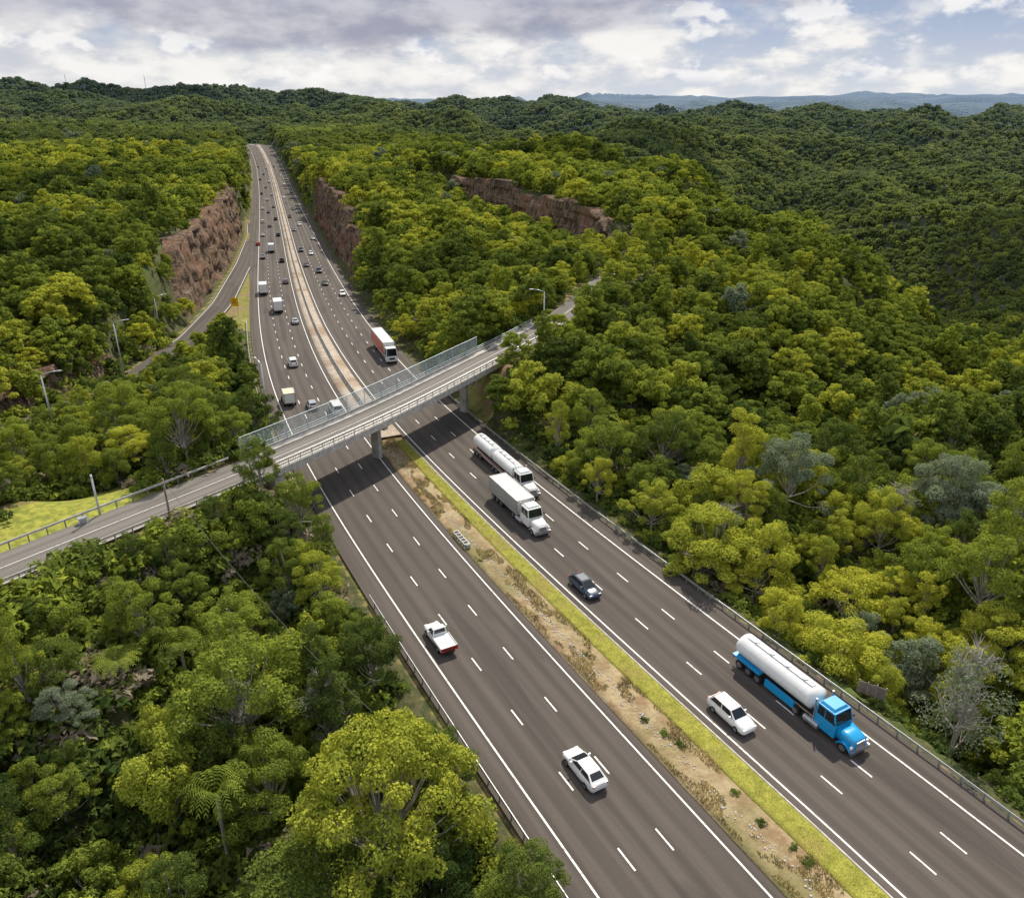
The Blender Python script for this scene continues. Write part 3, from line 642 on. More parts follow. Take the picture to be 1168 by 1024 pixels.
def blades(name,n,fn,label,h=(.08,.28),mt='blade'):
    V=np.zeros((n,3,3)); x,y,z=fn(n); a=rng.uniform(0,6.28,n); hh=rng.uniform(h[0],h[1],n); w=.02+hh*.12
    V[:,0]=np.stack([x-np.cos(a)*w,y-np.sin(a)*w,z],1); V[:,1]=np.stack([x+np.cos(a)*w,y+np.sin(a)*w,z],1); V[:,2]=np.stack([x+rng.normal(0,.07,n),y+rng.normal(0,.07,n),z+hh],1)
    o=link(name,npmesh(name,V.reshape(-1,3),np.arange(3*n).reshape(-1,3),mt)); o['kind']='stuff'; tag(o,label,'grass')
def fm(n):
    s_=rng.uniform(s_at_y(25),s_at_y(119),n); m_=np.interp(s_,RS,MD); o_=m_*.61+(m_-1.1-m_*.61)*rng.uniform(0,1,n)
    return np.interp(s_,RS,R[:,0])+np.interp(s_,RS,RN[:,0])*o_,np.interp(s_,RS,R[:,1])+np.interp(s_,RS,RN[:,1])*o_,np.full(n,.09)
blades('median_grass_blades',22000,fm,'short yellow green grass blades on the median strip',(.03,.08))
def fs(n):
    s_=rng.uniform(s_at_y(25),s_at_y(119),n*4); m_=np.interp(s_,RS,MD); o_=m_*rng.uniform(.14,.62,n*4); k=fbm(s_/3.2,o_/1.2,3,9)>.47; s_,o_=s_[k][:n],o_[k][:n]
    r_=np.interp(s_,RS,R[:,0])+np.interp(s_,RS,RN[:,0])*o_,np.interp(s_,RS,R[:,1])+np.interp(s_,RS,RN[:,1])*o_,np.full(len(s_),.06)
    m2=n-len(s_)
    return tuple(np.r_[q,q[:m2]] for q in r_) if m2>0 else r_
M['dry']=simple('dry_tussock',(.46,.38,.17),.9,var=.4,scale=.7)
blades('dry_tussocks',20000,fs,'straw coloured tussocks scattered on the dry median soil',(.08,.28),'dry')
mb=MB()
for k in range(620):
    s_=random.uniform(s_at_y(28),s_at_y(118)); o_=np.interp(s_,RS,MD)*random.gauss(.34,.04); p=onroad(s_,o_,.1); q=random.uniform(.05,.18)
    mb.box(p,(q*1.5,q,q*.7),random.uniform(0,3),.6)
o=mb.build('median_rubble','pale'); o['kind']='stuff'; tag(o,'pale broken stones lying along the median drain line','rubble')
# ------------------------------------------------------------ bridge
ib=[int(np.argmin(np.hypot(S[:,0]-a,S[:,1]-b))) for a,b in ((-33.5,95),(7,161))]
bi=list(range(ib[0],ib[1]+1)); bpth=[(S[i,0],S[i,1],S[i,2]) for i in bi]
def offp(i,o,z=0): return (S[i,0]+SN[i,0]*o,S[i,1]+SN[i,1]*o,S[i,2]+z)
B=thing('overpass_bridge','grey concrete road bridge crossing over both carriageways','bridge',(S[ib[0],0],S[ib[0],1],0))
bl=Vector(B.location)
def bp(mb,name,mt,par=None,smooth=False):
    mb.v=[(a-bl.x,b-bl.y,c-bl.z) for a,b,c in mb.v]; return mb.build(name,mt,par or B,smooth)
EB=3.7
mb=MB(); mb.sweep(bpth,[(-EB-.1,-.03),(-EB-.1,-.45),(-2.5,-.6),(-2.1,-1.35),(2.1,-1.35),(2.5,-.6),(EB+.1,-.45),(EB+.1,-.03)]); bp(mb,'deck','concrete')
for o0,nm in ((EB,'parapet'),(-EB,'parapet')):
    mb=MB(); mb.sweep(bpth,[(o0-.13,-.55),(o0-.13,.40),(o0+.13,.40),(o0+.13,-.55)]); bp(mb,nm,'pale')
mb=MB(); mb.sweep(bpth,[(-EB+.16,.03),(-EB+.16,.16),(-2.3,.16),(-2.3,.03)]); bp(mb,'footpath','concrete')
mb=MB()
for h in (.62,1.0,1.5): mb.tube([offp(i,EB,h) for i in bi[::3]],.04,5)
rl=bp(mb,'railing','galv')
mb=MB()
for k in range(len(bi)-1):
    for q in np.linspace(0,1,8)[:-1]:
        a,b=offp(bi[k],EB,.42),offp(bi[k+1],EB,.42); x,y,z=[a[j]+(b[j]-a[j])*q for j in range(3)]
        mb.box((x,y,z+.55),(.03,.03,1.1),.5)
bp(mb,'railing_bars','galv')
for i in bi[::1]:
    mb=MB(); mb.box(offp(i,EB,.95),(.09,.09,1.15)); bp(mb,'railing_post','galv')
nsc=len(bi)-12
mb=MB()
for k in range(0,nsc):
    for q in np.linspace(0,1,9)[:-1]:
        a,b=offp(bi[k],-EB,.42),offp(bi[k+1],-EB,.42); x,y,z=[a[j]+(b[j]-a[j])*q for j in range(3)]
        mb.box((x,y,z+1.3),(.032,.032,2.6),.5)
for h in np.linspace(.5,3.0,11): mb.tube([offp(i,-EB,h) for i in bi[:nsc+1]],.015,4)
bp(mb,'mesh_screen','mesh')
for i in bi[:nsc+1:2]:
    mb=MB(); mb.box(offp(i,-EB,1.75),(.1,.1,2.7)); bp(mb,'screen_post','mesh')
mb=MB(); mb.tube([offp(i,-EB,3.08) for i in bi[:nsc+1]],.045,5); mb.tube([offp(i,-EB,1.1) for i in bi],.05,5); mb.tube([offp(i,-EB,.75) for i in bi],.04,5); bp(mb,'screen_rail','mesh')
br=math.atan2(bpth[-1][1]-bpth[0][1],bpth[-1][0]-bpth[0][0])
def pier(c,z0,w=.8,l=4.0):
    mb=MB(); mb.box((c[0],c[1],(z0+5.2)/2),(w,l*.36,5.2-z0),br); mb.box((c[0],c[1],5.35),(w*1.1,l*1.1,.6),br); bp(mb,'pier','concrete')
pc=P(438,523,0); i=int(np.argmin(np.hypot(S[:,0]-pc[0],S[:,1]-pc[1]))); pier(S[i],-.5)
pc=P(527,468,0); i=int(np.argmin(np.hypot(S[:,0]-pc[0],S[:,1]-pc[1]))); pier(S[i],-1)
for e in (ib[0],ib[1]):
    mb=MB(); mb.box((S[e,0],S[e,1],3.4),(1.6,7.4,5.6),br); bp(mb,'abutment','concrete')
# ------------------------------------------------------------ guardrails etc
def guard(name,label,path,sp_=2.5,h=.72,mt='galv',group=None):
    o=thing(name,label,'guardrail',path[0])
    path=[tuple(np.array(p)-np.array(path[0])) for p in path]
    mb=MB(); mb.sweep(path,[(0,h-.31),(.07,h-.24),(.0,h-.155),(.07,h-.07),(0,h),(-.03,h),(-.03,h-.31)]); mb.build('rail',mt,o)
    pa=np.array(path); s=np.r_[0,np.cumsum(np.linalg.norm(np.diff(pa,axis=0),axis=1))]; pm=None; n=0
    for q in np.arange(.5,s[-1],sp_):
        if n>=98: break
        p=[np.interp(q,s,pa[:,k]) for k in range(3)]; n+=1
        if pm is None:
            mb=MB(); mb.box((0,0,h/2-.25),(.12,.1,h+.35)); c=mb.build('post','post',o); pm=c.data
        else: c=link('post',pm,o)
        c.location=p
    return o
def rpath(y0,y1,off,step=4): return [tuple(onroad(s,off(s) if callable(off) else off)) for s in np.arange(s_at_y(y0),s_at_y(y1),step)]
guard('guardrail','long steel guardrail along the right edge of the highway below the forest',rpath(22,150,lambda s:mdS(s)+10.8+2.3),2.0)
guard('guardrail','steel guardrail on the left shoulder beside the near carriageway at the bottom',rpath(28,84,-13.0),2.0)
i0=int(np.argmin(np.hypot(S[:,0]+80,S[:,1]-37)))
guard('guardrail','pale guardrail on the near side of the overpass approach road',[offp(i,3.8,0) for i in range(i0,ib[0]+1,2)],2.0,.95,'pale')
guard('guardrail','pale guardrail on the far side of the overpass approach road',[offp(i,-3.8,0) for i in range(i0,ib[0]+1,2)],2.0,.95,'pale')
guard('guardrail','guardrail beside the overpass road just past the right end of the bridge',[offp(i,3.8,0) for i in range(ib[1],ib[1]+6,2)],2.0,.8,'pale')
pth=[tuple(onroad(s,mdS(s)*.5+.1,.07)) for s in np.arange(s_at_y(124),s_at_y(900),4)]
mb=MB(); mb.sweep(pth,[(-.32,0),(-.26,.2),(-.1,.4),(-.08,.9),(.08,.9),(.1,.4),(.26,.2),(.32,0)]); tag(mb.build('median_barrier','concrete'),'long concrete barrier running down the median beyond the bridge','barrier')
pth=[tuple(onroad(s,-14.1,0)) for s in np.arange(s_at_y(104),s_at_y(215),4)]
guard('guardrail','steel guardrail on the left shoulder just beyond the bridge',pth,2.5)
p=hit(505,620); i,_,_=query([p[0]],[p[1]],R,RN,RT); hd=math.atan2(RT[i[0],1],RT[i[0],0]); p=onroad(RS[i[0]],1.45)
o=thing('crash_cushion','pale ladder like crash cushion standing in the median just before the bridge','crash cushion',(p[0],p[1],.05),hd); o.scale=(.75,.8,.8)
mb=MB()
for s_ in (-.4,.4): mb.box((0,s_,.5),(5,.06,.4))
mb.build('side_rails','galv',o)
for k in range(6):
    mb=MB(); mb.box((-2.4+k*.96,0,.42),(.09,.74,.7)); mb.build('diaphragm','galv',o)
mb=MB(); mb.box((-2.75,0,.45),(.35,.7,.65),0,.9); mb.build('nose','p_darkgrey',o)
def lamp(u_,v_,z,h,label,ang,arm=2.2):
    p=P(u_,v_,z); o=thing('street_lamp',label,'street lamp',p,ang)
    mb=MB(); mb.tube([(0,0,-1.5),(0,0,h*.5),(0,0,h)],[.19,.15,.10],8); mb.build('pole','galv',o,True)
    mb=MB(); mb.tube([(0,0,h-.05),(arm*.5,0,h+.35),(arm,0,h+.45)],[.08,.065,.05],6); mb.build('arm','galv',o,True)
    mb=MB(); mb.loft([[(arm-.1,-.1,h+.4),(arm-.1,.1,h+.4),(arm-.1,.1,h+.5),(arm-.1,-.1,h+.5)],[(arm+.35,-.17,h+.38),(arm+.35,.17,h+.38),(arm+.35,.13,h+.55),(arm+.35,-.13,h+.55)],[(arm+.75,-.08,h+.42),(arm+.75,.08,h+.42),(arm+.75,.06,h+.5),(arm+.75,-.06,h+.5)]]); mb.build('lamp_head','galv',o)
lamp(309,500,1.5,12.5,'tall street lamp standing behind the left end of the bridge screen',2.2)
lamp(620,390,7.6,10,'street lamp at the right end of the bridge',3.1)
lamp(142,430,1,11,'street lamp beside the ramp in the left trees, left of the bridge lamp',.3)
lamp(66,505,3,11,'street lamp near the left edge of the photo above the low rock cutting',.3)
lamp(184,385,-2,10,'street lamp farther up the ramp between the left trees',.5)
def pole(u_,v_,z,h,label,cross=False):
    p=P(u_,v_,z); o=thing('utility_pole',label,'pole',p,.5); mb=MB(); mb.tube([(0,0,-1.5),(0,0,h)],[.15,.11],8); mb.build('pole_shaft','galv' if not cross else 'timber',o,True)
    mb=MB(); mb.box((0,0,h-.3),(.14,1.3 if cross else .4,.12)); mb.build('crossarm','timber',o); return p
pole(115,590,6.6,5.6,'plain grey pole standing in the grass left of the approach road')
pp=pole(197,604,6,6.6,'pole with a crossarm next to the overpass approach road guardrail',True)
a=np.array([pp[0],pp[1],pp[2]+6.5]); b=P(425,812,5.5); mb=MB()
mb.tube([a+(b-a)*f-np.array([0,0,1.6*4*f*(1-f)]) for f in np.linspace(0,1,20)],.022,4); tag(mb.build('power_line','cable'),'thin overhead cable running from the crossarm pole down over the near left trees','cable')
p=P(96,600,6.6); o=thing('roadside_cabinet','small white cabinet on the grass by the approach road','cabinet',p,.6)
mb=MB(); mb.box((0,0,.55),(.9,.5,1.1)); mb.build('body','whiteb',o); mb=MB(); mb.box((0,0,1.13),(1,.6,.06)); mb.build('lid','p_silver',o); mb=MB(); mb.box((0,-.262,.55),(.7,.02,.9)); mb.build('door','p_silver',o)
p=P(270,362,-4.6); o=thing('road_sign','yellow warning sign on a post where the ramp splits from the highway','road sign',(p[0],p[1],h1(p[0],p[1])),-.3)
mb=MB(); mb.box((0,-.05,3.6),(2.4,.05,2.4)); mb.build('sign_face','yellow',o)
for s_ in (-.6,.6):
    mb=MB(); mb.tube([(s_,0,0),(s_,0,4.7)],.05,6); mb.build('post','galv',o)
mb=MB(); mb.box((0,-.082,4.0),(.9,.01,.18)); mb.box((0,-.082,3.4),(1.3,.01,.18)); mb.build('marking','chassis',o)
p=P(992,797,-.3); o=thing('fence_panel','small dark board fence section at the edge of the right hand forest','fence',(p[0],p[1],0),math.atan2(RT[20,1],RT[20,0])+.5)
for k in range(3):
    mb=MB(); mb.box((-.8+k*.8,0,.75),(.74,.05,1.3)); mb.build('panel','timber',o)
for k in range(4):
    mb=MB(); mb.box((-1.2+k*.8,0,.8),(.08,.1,1.5)); mb.build('post','post',o)
for k,(a_,l) in enumerate([(76,'thin lattice mast on the far left skyline, left one of two'),(166,'thin lattice mast on the far left skyline, right one of two')]):
    p=Pd(a_,98,2280); g=h1(p[0],p[1]); o=thing('radio_mast',l,'mast',(p[0],p[1],g)); h=max(30,p[2]-g+30)
    mb=MB(); mb.tube([(0,0,0),(0,0,h)],[1.1,.35],4); mb.build('mast_shaft','post',o); mb=MB(); mb.box((0,0,h*.8),(3,3,.8)); mb.build('platform','post',o)
# ------------------------------------------------------------ vehicles
def frus(mb,b0,b1,wb,zb,t0,t1,wt,zt):
    return mb.add([(b0,-wb,zb),(b1,-wb,zb),(b1,wb,zb),(b0,wb,zb),(t0,-wt,zt),(t1,-wt,zt),(t1,wt,zt),(t0,wt,zt)],[(4,5,6,7),(0,1,5,4),(1,2,6,5),(2,3,7,6),(3,0,4,7),(3,2,1,0)])
def panel(mb,A,Bb,C,D,u0,u1,v0,v1,off=.012):
    A,Bb,C,D=[Vector(q) for q in (A,Bb,C,D)]
    def f(u_,v_): return (A*(1-u_)+Bb*u_)*(1-v_)+(D*(1-u_)+C*u_)*v_
    n=(Bb-A).cross(D-A).normalized()*off
    q=[f(u0,v0),f(u1,v0),f(u1,v1),f(u0,v1)]
    k=[p+n for p in q]; l=[p-n for p in q]
    mb.add(k+l,[(0,1,2,3),(7,6,5,4),(0,4,5,1),(1,5,6,2),(2,6,7,3),(3,7,4,0)])
def cabwins(o,b0,b1,wb,zb,t0,t1,wt,zt,split=.5,rear=True,side=True):
    c=[(b0,-wb,zb),(b1,-wb,zb),(b1,wb,zb),(b0,wb,zb),(t0,-wt,zt),(t1,-wt,zt),(t1,wt,zt),(t0,wt,zt)]
    mb=MB(); panel(mb,c[1],c[2],c[6],c[5],.05,.95,.10,.93); mb.build('windscreen','glass',o)
    if rear: mb=MB(); panel(mb,c[3],c[0],c[4],c[7],.10,.90,.30,.9); mb.build('rear_window','glass',o)
    if side:
        for q in ((0,1,5,4),(2,3,7,6)):
            a_,b_=(.06,split-.02),(split+.02,.94)
            for u0,u1 in (a_,b_):
                if u1-u0<.05: continue
                mb=MB(); panel(mb,c[q[0]],c[q[1]],c[q[2]],c[q[3]],u0,u1,.16,.88); mb.build('side_window','glass',o)
WH={}
def wheel(o,x,y,r=.33,w=.24):
    if (r,w) not in WH:
        mb=MB(); mb.tube([(0,-w/2,0),(0,-w/2+.03,0),(0,w/2-.03,0),(0,w/2,0)],[r*.9,r,r,r*.9],18); a_=mb.build('wheel','rubber',None); 
        mb=MB(); mb.tube([(0,-w/2-.012,0),(0,w/2+.012,0)],[r*.58,r*.58],14); b_=mb.build('rim','rim',None); WH[(r,w)]=(a_.data,b_.data); bpy.data.objects.remove(a_); bpy.data.objects.remove(b_)
    a_=link('wheel',WH[(r,w)][0],o); a_.location=(x,y,r); b_=link('rim',WH[(r,w)][1],a_)
def bodyloft(sts):
    rings=[]
    for (x,w,zb,zt) in sts:
        h=zt-zb; rings.append([(x,-w*.9,zb),(x,-w,zb+.3*h),(x,-w*.985,zb+.72*h),(x,-w*.86,zt-.02),(x,-w*.45,zt+.015),(x,w*.45,zt+.015),(x,w*.86,zt-.02),(x,w*.985,zb+.72*h),(x,w,zb+.3*h),(x,w*.9,zb)])
    mb=MB(); mb.loft(rings); return mb
def lights(o,xf,xr,wf,zf,zr,wr=None):
    for s_ in (-1,1):
        mb=MB(); mb.box((xf,s_*wf,zf),(.14,.34,.15)); mb.build('headlight','lens',o)
        mb=MB(); mb.box((xr,s_*(wr or wf),zr),(.12,.30,.22)); mb.build('tail_light','tail',o)
def mirrors(o,x,w,z,mt):
    for s_ in (-1,1):
        mb=MB(); mb.box((x,s_*(w+.12),z),(.12,.2,.14)); mb.build('mirror',mt,o)
def car(o,kind,paint):
    p='p_'+paint
    if kind=='sedan':
        bodyloft([(-2.36,.66,.40,.84),(-2.30,.80,.28,.94),(-2.1,.88,.24,.98),(-1.6,.91,.2,1.0),(-.4,.92,.18,.97),(.9,.91,.18,.94),(1.6,.895,.2,.86),(2.05,.86,.22,.76),(2.26,.78,.26,.66),(2.36,.60,.34,.58)]).build('body',p,o,True)
        g=(-2.2,1.25,.80,.95,-1.35,.20,.60,1.43); lights(o,2.2,-2.29,.58,.64,.82)
    elif kind=='hatch':
        bodyloft([(-2.05,.76,.36,.9),(-1.98,.87,.26,1.0),(-1.3,.9,.2,1.0),(1.0,.9,.18,.98),(1.75,.87,.2,.86),(2.02,.78,.26,.72),(2.12,.6,.34,.6)]).build('body',p,o,True)
        g=(-1.95,1.12,.80,.97,-1.5,.35,.62,1.48); lights(o,1.98,-2.0,.56,.66,.9)
    elif kind=='suv':
        bodyloft([(-2.32,.8,.4,1.0),(-2.26,.91,.3,1.1),(-1.4,.94,.25,1.12),(1.1,.94,.24,1.1),(1.9,.92,.26,1.0),(2.25,.84,.3,.86),(2.34,.66,.4,.72)]).build('body',p,o,True)
        g=(-2.26,1.2,.84,1.08,-1.95,.52,.68,1.72); lights(o,2.22,-2.28,.62,.8,1.0)
    elif kind=='wagon':
        bodyloft([(-2.4,.78,.38,.94),(-2.32,.89,.28,1.02),(-1.4,.92,.22,1.03),(1.15,.92,.2,1.0),(1.7,.91,.21,.93),(2.1,.87,.24,.83),(2.32,.79,.28,.72),(2.42,.62,.36,.62)]).build('body',p,o,True)
        g=(-2.3,1.22,.82,1.0,-1.75,.38,.62,1.54); lights(o,2.28,-2.35,.6,.68,.9)
    elif kind=='van':
        bodyloft([(-2.5,.88,.35,1.1),(-2.4,.94,.3,1.15),(1.4,.94,.28,1.12),(2.1,.9,.28,1.0),(2.45,.8,.34,.8)]).build('body',p,o,True)
        g=(-2.45,1.9,.9,1.1,-2.4,1.1,.76,2.0); lights(o,2.36,-2.45,.62,.8,1.0)
    elif kind=='ute':
        bodyloft([(-.1,.9,.3,1.05),(1.1,.92,.28,1.06),(1.95,.9,.3,.98),(2.35,.82,.34,.84),(2.45,.66,.42,.7)]).build('body',p,o,True)
        g=(-.1,1.25,.82,1.03,.05,.65,.66,1.68); lights(o,2.32,-2.56,.6,.8,.78,.76)
        mb=MB(); mb.box((-1.35,0,.72),(2.4,1.84,.12)); mb.box((-1.35,.9,.93),(2.35,.05,.32)); mb.box((-1.35,-.9,.93),(2.35,.05,.32)); mb.build('tray',p,o)
        mb=MB(); mb.box((-2.52,0,.86),(.07,1.84,.46)); mb.build('tailgate','p_darkred' if paint=='white' else p,o)
        mb=MB(); mb.box((-1.3,0,.90),(2.3,1.7,.2),0,.95); mb.build('tray_cover',p,o)
        mb=MB(); mb.box((-1.2,0,.48),(2.6,.9,.22)); mb.build('chassis','chassis',o)
    mb=MB(); frus(mb,*g); mb.build('cabin',p,o)
    b0,b1,wb,zb,t0,t1,wt,zt=g
    mb=MB(); frus(mb,t0-.02,t1+.02,wt+.01,zt-.03,t0+.12,t1-.1,wt-.1,zt+.05); mb.build('roof',p,o)
    cabwins(o,*g,split=.5,rear=True)
    mirrors(o,b1-.55,wb,zb+.12,p)
    mb=MB(); mb.box((g[1]+1.06 if kind!='van' else 2.42,0,.42),(.06,1.0,.16)); mb.build('grille','chassis',o)
    wb_={'sedan':(1.42,-1.4),'hatch':(1.3,-1.3),'suv':(1.4,-1.4),'wagon':(1.45,-1.42),'van':(1.6,-1.5),'ute':(1.5,-1.5)}[kind]
    rr=.38 if kind in('suv','ute','van') else .33
    for x in wb_:
        for s_ in (-1,1): wheel(o,x,s_*.84,rr)
def cabover(o,paint,x0,H=2.9,L_=2.0,W=1.2):
    p='p_'+paint; mb=MB(); frus(mb,x0,x0+L_,W,.55,x0,x0+L_,W,1.55); mb.build('cab_body',p,o)
    g=(x0,x0+L_,W,1.55,x0+.05,x0+L_-.3,W-.12,H); mb=MB(); frus(mb,*g); mb.build('cab_top',p,o); cabwins(o,*g,split=.35,rear=False)
    for s_ in (-1,1):
        mb=MB(); mb.box((x0+L_+.01,s_*.85,.85),(.08,.4,.2)); mb.build('headlight','lens',o)
    mb=MB(); mb.box((x0+L_+.01,0,1.15),(.06,1.2,.4)); mb.build('grille','chassis',o); mirrors(o,x0+L_-.1,W,1.9,'chassis')
def bonnet(o,paint,x0):
    p='p_'+paint; mb=MB(); frus(mb,x0,x0+2.2,1.15,.7,x0,x0+2.2,1.12,1.8); mb.build('cab_body',p,o)
    g=(x0,x0+2.2,1.12,1.8,x0+.05,x0+1.85,1.0,3.0); mb=MB(); frus(mb,*g); mb.build('cab_top',p,o); cabwins(o,*g,split=.45,rear=False)
    bodyloft([(x0+2.2,.95,.8,1.85),(x0+3.2,.92,.75,1.72),(x0+3.9,.86,.7,1.55),(x0+4.05,.75,.75,1.35)]).build('bonnet',p,o,True)
    mb=MB(); mb.box((x0+4.06,0,1.05),(.06,1.0,.7)); mb.build('grille','rim',o)
    mb=MB(); mb.box((x0+4.1,0,.55),(.25,2.3,.35)); mb.build('bumper','rim',o)
    for s_ in (-1,1):
        mb=MB(); mb.loft([[(x0+2.5+k*.3,s_*.75,.5+.5*math.sin(math.pi*k/5)),(x0+2.5+k*.3,s_*1.2,.5+.5*math.sin(math.pi*k/5)),(x0+2.5+k*.3,s_*1.2,.62+.5*math.sin(math.pi*k/5)),(x0+2.5+k*.3,s_*.75,.62+.5*math.sin(math.pi*k/5))] for k in range(6)]); mb.build('mudguard',p,o)
        mb=MB(); mb.box((x0+3.95,s_*.98,1.0),(.16,.25,.25)); mb.build('headlight','lens',o)
        mb=MB(); mb.tube([(x0-.15,s_*1.05,.8),(x0-.15,s_*1.05,3.3)],.09,8); mb.build('exhaust_stack','rim',o)
        mb=MB(); mb.tube([(x0+.6,s_*1.15,.7),(x0-1.0,s_*1.15,.7)],.32,10); mb.build('fuel_tank','rim',o)
    mb=MB(); mb.box((x0+.9,0,3.12),(1.6,1.8,.22),0,.8); mb.build('roof_fairing',p,o); mirrors(o,x0+2.1,1.12,2.2,'chassis')
def tank(o,x0,x1,mt,r=1.2,zc=2.15):
    xs=np.linspace(0,1,22); rings=[]
    for f in xs:
        x=x0+(x1-x0)*f; e=min(f,1-f)*(x1-x0); k=math.sqrt(max(0,1-(1-min(e/.45,1))**2))*.75+.25
        rings.append([(x,math.cos(a_)*r*k*1.0,zc+math.sin(a_)*r*.86*k) for a_ in np.linspace(0,2*math.pi,25)[:-1]])
    mb=MB(); mb.loft(rings); mb.build('tank',mt,o,True)
    mb=MB(); mb.box(((x0+x1)/2,0,zc+r*.86+.05),((x1-x0)*.8,.55,.1)); mb.build('walkway',mt,o)
    for k in range(4):
        mb=MB(); x=x0+(x1-x0)*(.2+.2*k); mb.tube([(x,0,zc+r*.8),(x,0,zc+r*.86+.2)],.26,12); mb.build('hatch_cover','rim',o)
def boxbody(o,x0,x1,mt,z0=1.0,z1=3.8,w=1.24,stripe=None):
    mb=MB(); mb.box(((x0+x1)/2,0,(z0+z1)/2),(x1-x0,2*w,z1-z0)); mb.build('cargo_box',mt,o)
    mb=MB(); 
    for s_ in (-1,1):
        mb.box(((x0+x1)/2,s_*w,z1),(x1-x0+.06,.1,.1)); mb.box(((x0+x1)/2,s_*w,z0),(x1-x0+.06,.1,.14))
    for x in (x0,x1):
        mb.box((x,0,z1),(.1,2*w,.1)); mb.box((x,w,(z0+z1)/2),(.1,.1,z1-z0)); mb.box((x,-w,(z0+z1)/2),(.1,.1,z1-z0))
    mb.build('box_frame','rim',o)
    if stripe:
        for s_ in (-1,1):
            mb=MB(); mb.box(((x0+x1)/2,s_*(w+.012),(z0+z1)/2),((x1-x0)*.96,.02,(z1-z0)*.86)); mb.build('side_curtain',stripe,o)
    mb=MB(); mb.box((x0-.02,0,(z0+z1)/2),(.04,2*w-.3,z1-z0-.3)); mb.build('rear_doors','p_white',o)
def chas(o,x0,x1,z=.85):
    mb=MB()
    for s_ in (-.42,.42): mb.box(((x0+x1)/2,s_,z),(x1-x0,.12,.28))
    mb.box(((x0+x1)/2,0,z-.02),((x1-x0)*.96,.8,.1)); mb.build('chassis','chassis',o)
    for s_ in (-1,1):
        mb=MB(); mb.box((x0,s_*.9,.8),(.06,.3,.16)); mb.build('tail_light','tail',o)
def truckwheels(o,xs,r=.5):
    for x in xs:
        for s_ in (-1,1): wheel(o,x,s_*1.02,r,.34)
def truck(o,kind,paint):
    if kind=='tanker':
        bonnet(o,paint,3.3); chas(o,-7,7); tank(o,-7.2,2.9,'p_white',1.22,2.25); truckwheels(o,(6.5,2.4,1.2,-3.6,-4.8,-6.0))
        mb=MB(); mb.box((-5.2,0,1.15),(3.6,2.4,.2)); mb.build('trailer_frame','p_'+paint,o)
        for s_ in (-1,1):
            mb=MB(); mb.box((-.8,s_*1.1,.85),(3.6,.25,.7)); mb.build('side_locker','p_'+paint,o)
    elif kind=='long_tanker':
        bonnet(o,paint,5.2); chas(o,-9.2,9); tank(o,-9.4,-2.6,'p_white',1.2,2.2); tank(o,-2.3,4.8,'p_white',1.2,2.2); truckwheels(o,(8.4,4.3,3.1,-.5,-1.7,-6.4,-7.6,-8.6))
        for s_ in (-1,1):
            mb=MB(); mb.box((-2.4,s_*1.12,1.0),(13,.06,.35)); mb.build('side_skirt','p_palegrey',o)
            mb=MB(); mb.box((-2.4,s_*1.17,1.2),(13,.03,.06)); mb.build('red_stripe','p_red',o)
    elif kind=='semi_bonnet':
        bonnet(o,paint,2.9); chas(o,-6.0,6.6); boxbody(o,-6.2,2.2,'p_palegrey',1.1,3.2,1.24,'p_darkgrey'); truckwheels(o,(6.1,2.0,.8,-2.8,-4.0,-5.2))
    elif kind=='semi':
        cabover(o,'white',6.6,3.4,2.2,1.22); chas(o,-8.6,8.4); boxbody(o,-8.8,6.0,'p_white',1.1,4.1,1.25,'p_orange'); truckwheels(o,(7.8,5.0,3.8,-4.6,-5.8,-7.0))
    elif kind=='rigid':
        cabover(o,paint,2.4,2.7,1.8,1.05); chas(o,-4,4); boxbody(o,-4.1,2.2,'p_'+('white' if paint!='cream' else 'cream'),.95,3.4,1.18); truckwheels(o,(3.4,-2.3),.45)
    elif kind=='small_truck':
        cabover(o,paint,.9,2.1,1.7,.95); chas(o,-2.8,2.4,.6); boxbody(o,-2.9,.7,'p_'+paint,.75,2.6,1.0); truckwheels(o,(1.8,-1.7),.38)
CARS={}
def vehicle(kind,paint,u_,v_,lane,label,cat,name,group=None,zc=.7):
    q=hit(u_,v_,zc)
    i,d,al=query([q[0]],[q[1]],R,RN,RT); s=RS[i[0]]+al[0]; m_=float(np.interp(s,RS,MD))
    off=-1.8-3.6*(-lane-1) if lane<0 else m_+1.8+3.6*(lane-1)
    pos=onroad(s,off,.012); tx,ty=np.interp(s,RS,RT[:,0]),np.interp(s,RS,RT[:,1]); hd=math.atan2(ty,tx)+(math.pi if lane>0 else 0)
    slope=(np.interp(s+5,RS,RZ)-np.interp(s-5,RS,RZ))/10
    k=(kind,paint)
    if k in CARS: o=dup(CARS[k])
    else:
        o=thing(name,label,cat); (truck if kind in('tanker','long_tanker','semi','semi_bonnet','rigid','small_truck') else car)(o,kind,paint); CARS[k]=o
    o.name=name; o['label']=label; o['category']=cat
    if 'group' in o: del o['group']
    if group: o['group']=group
    o.location=pos; o.rotation_euler=(0,-math.atan(slope)*(1 if lane<0 else -1),hd); return o
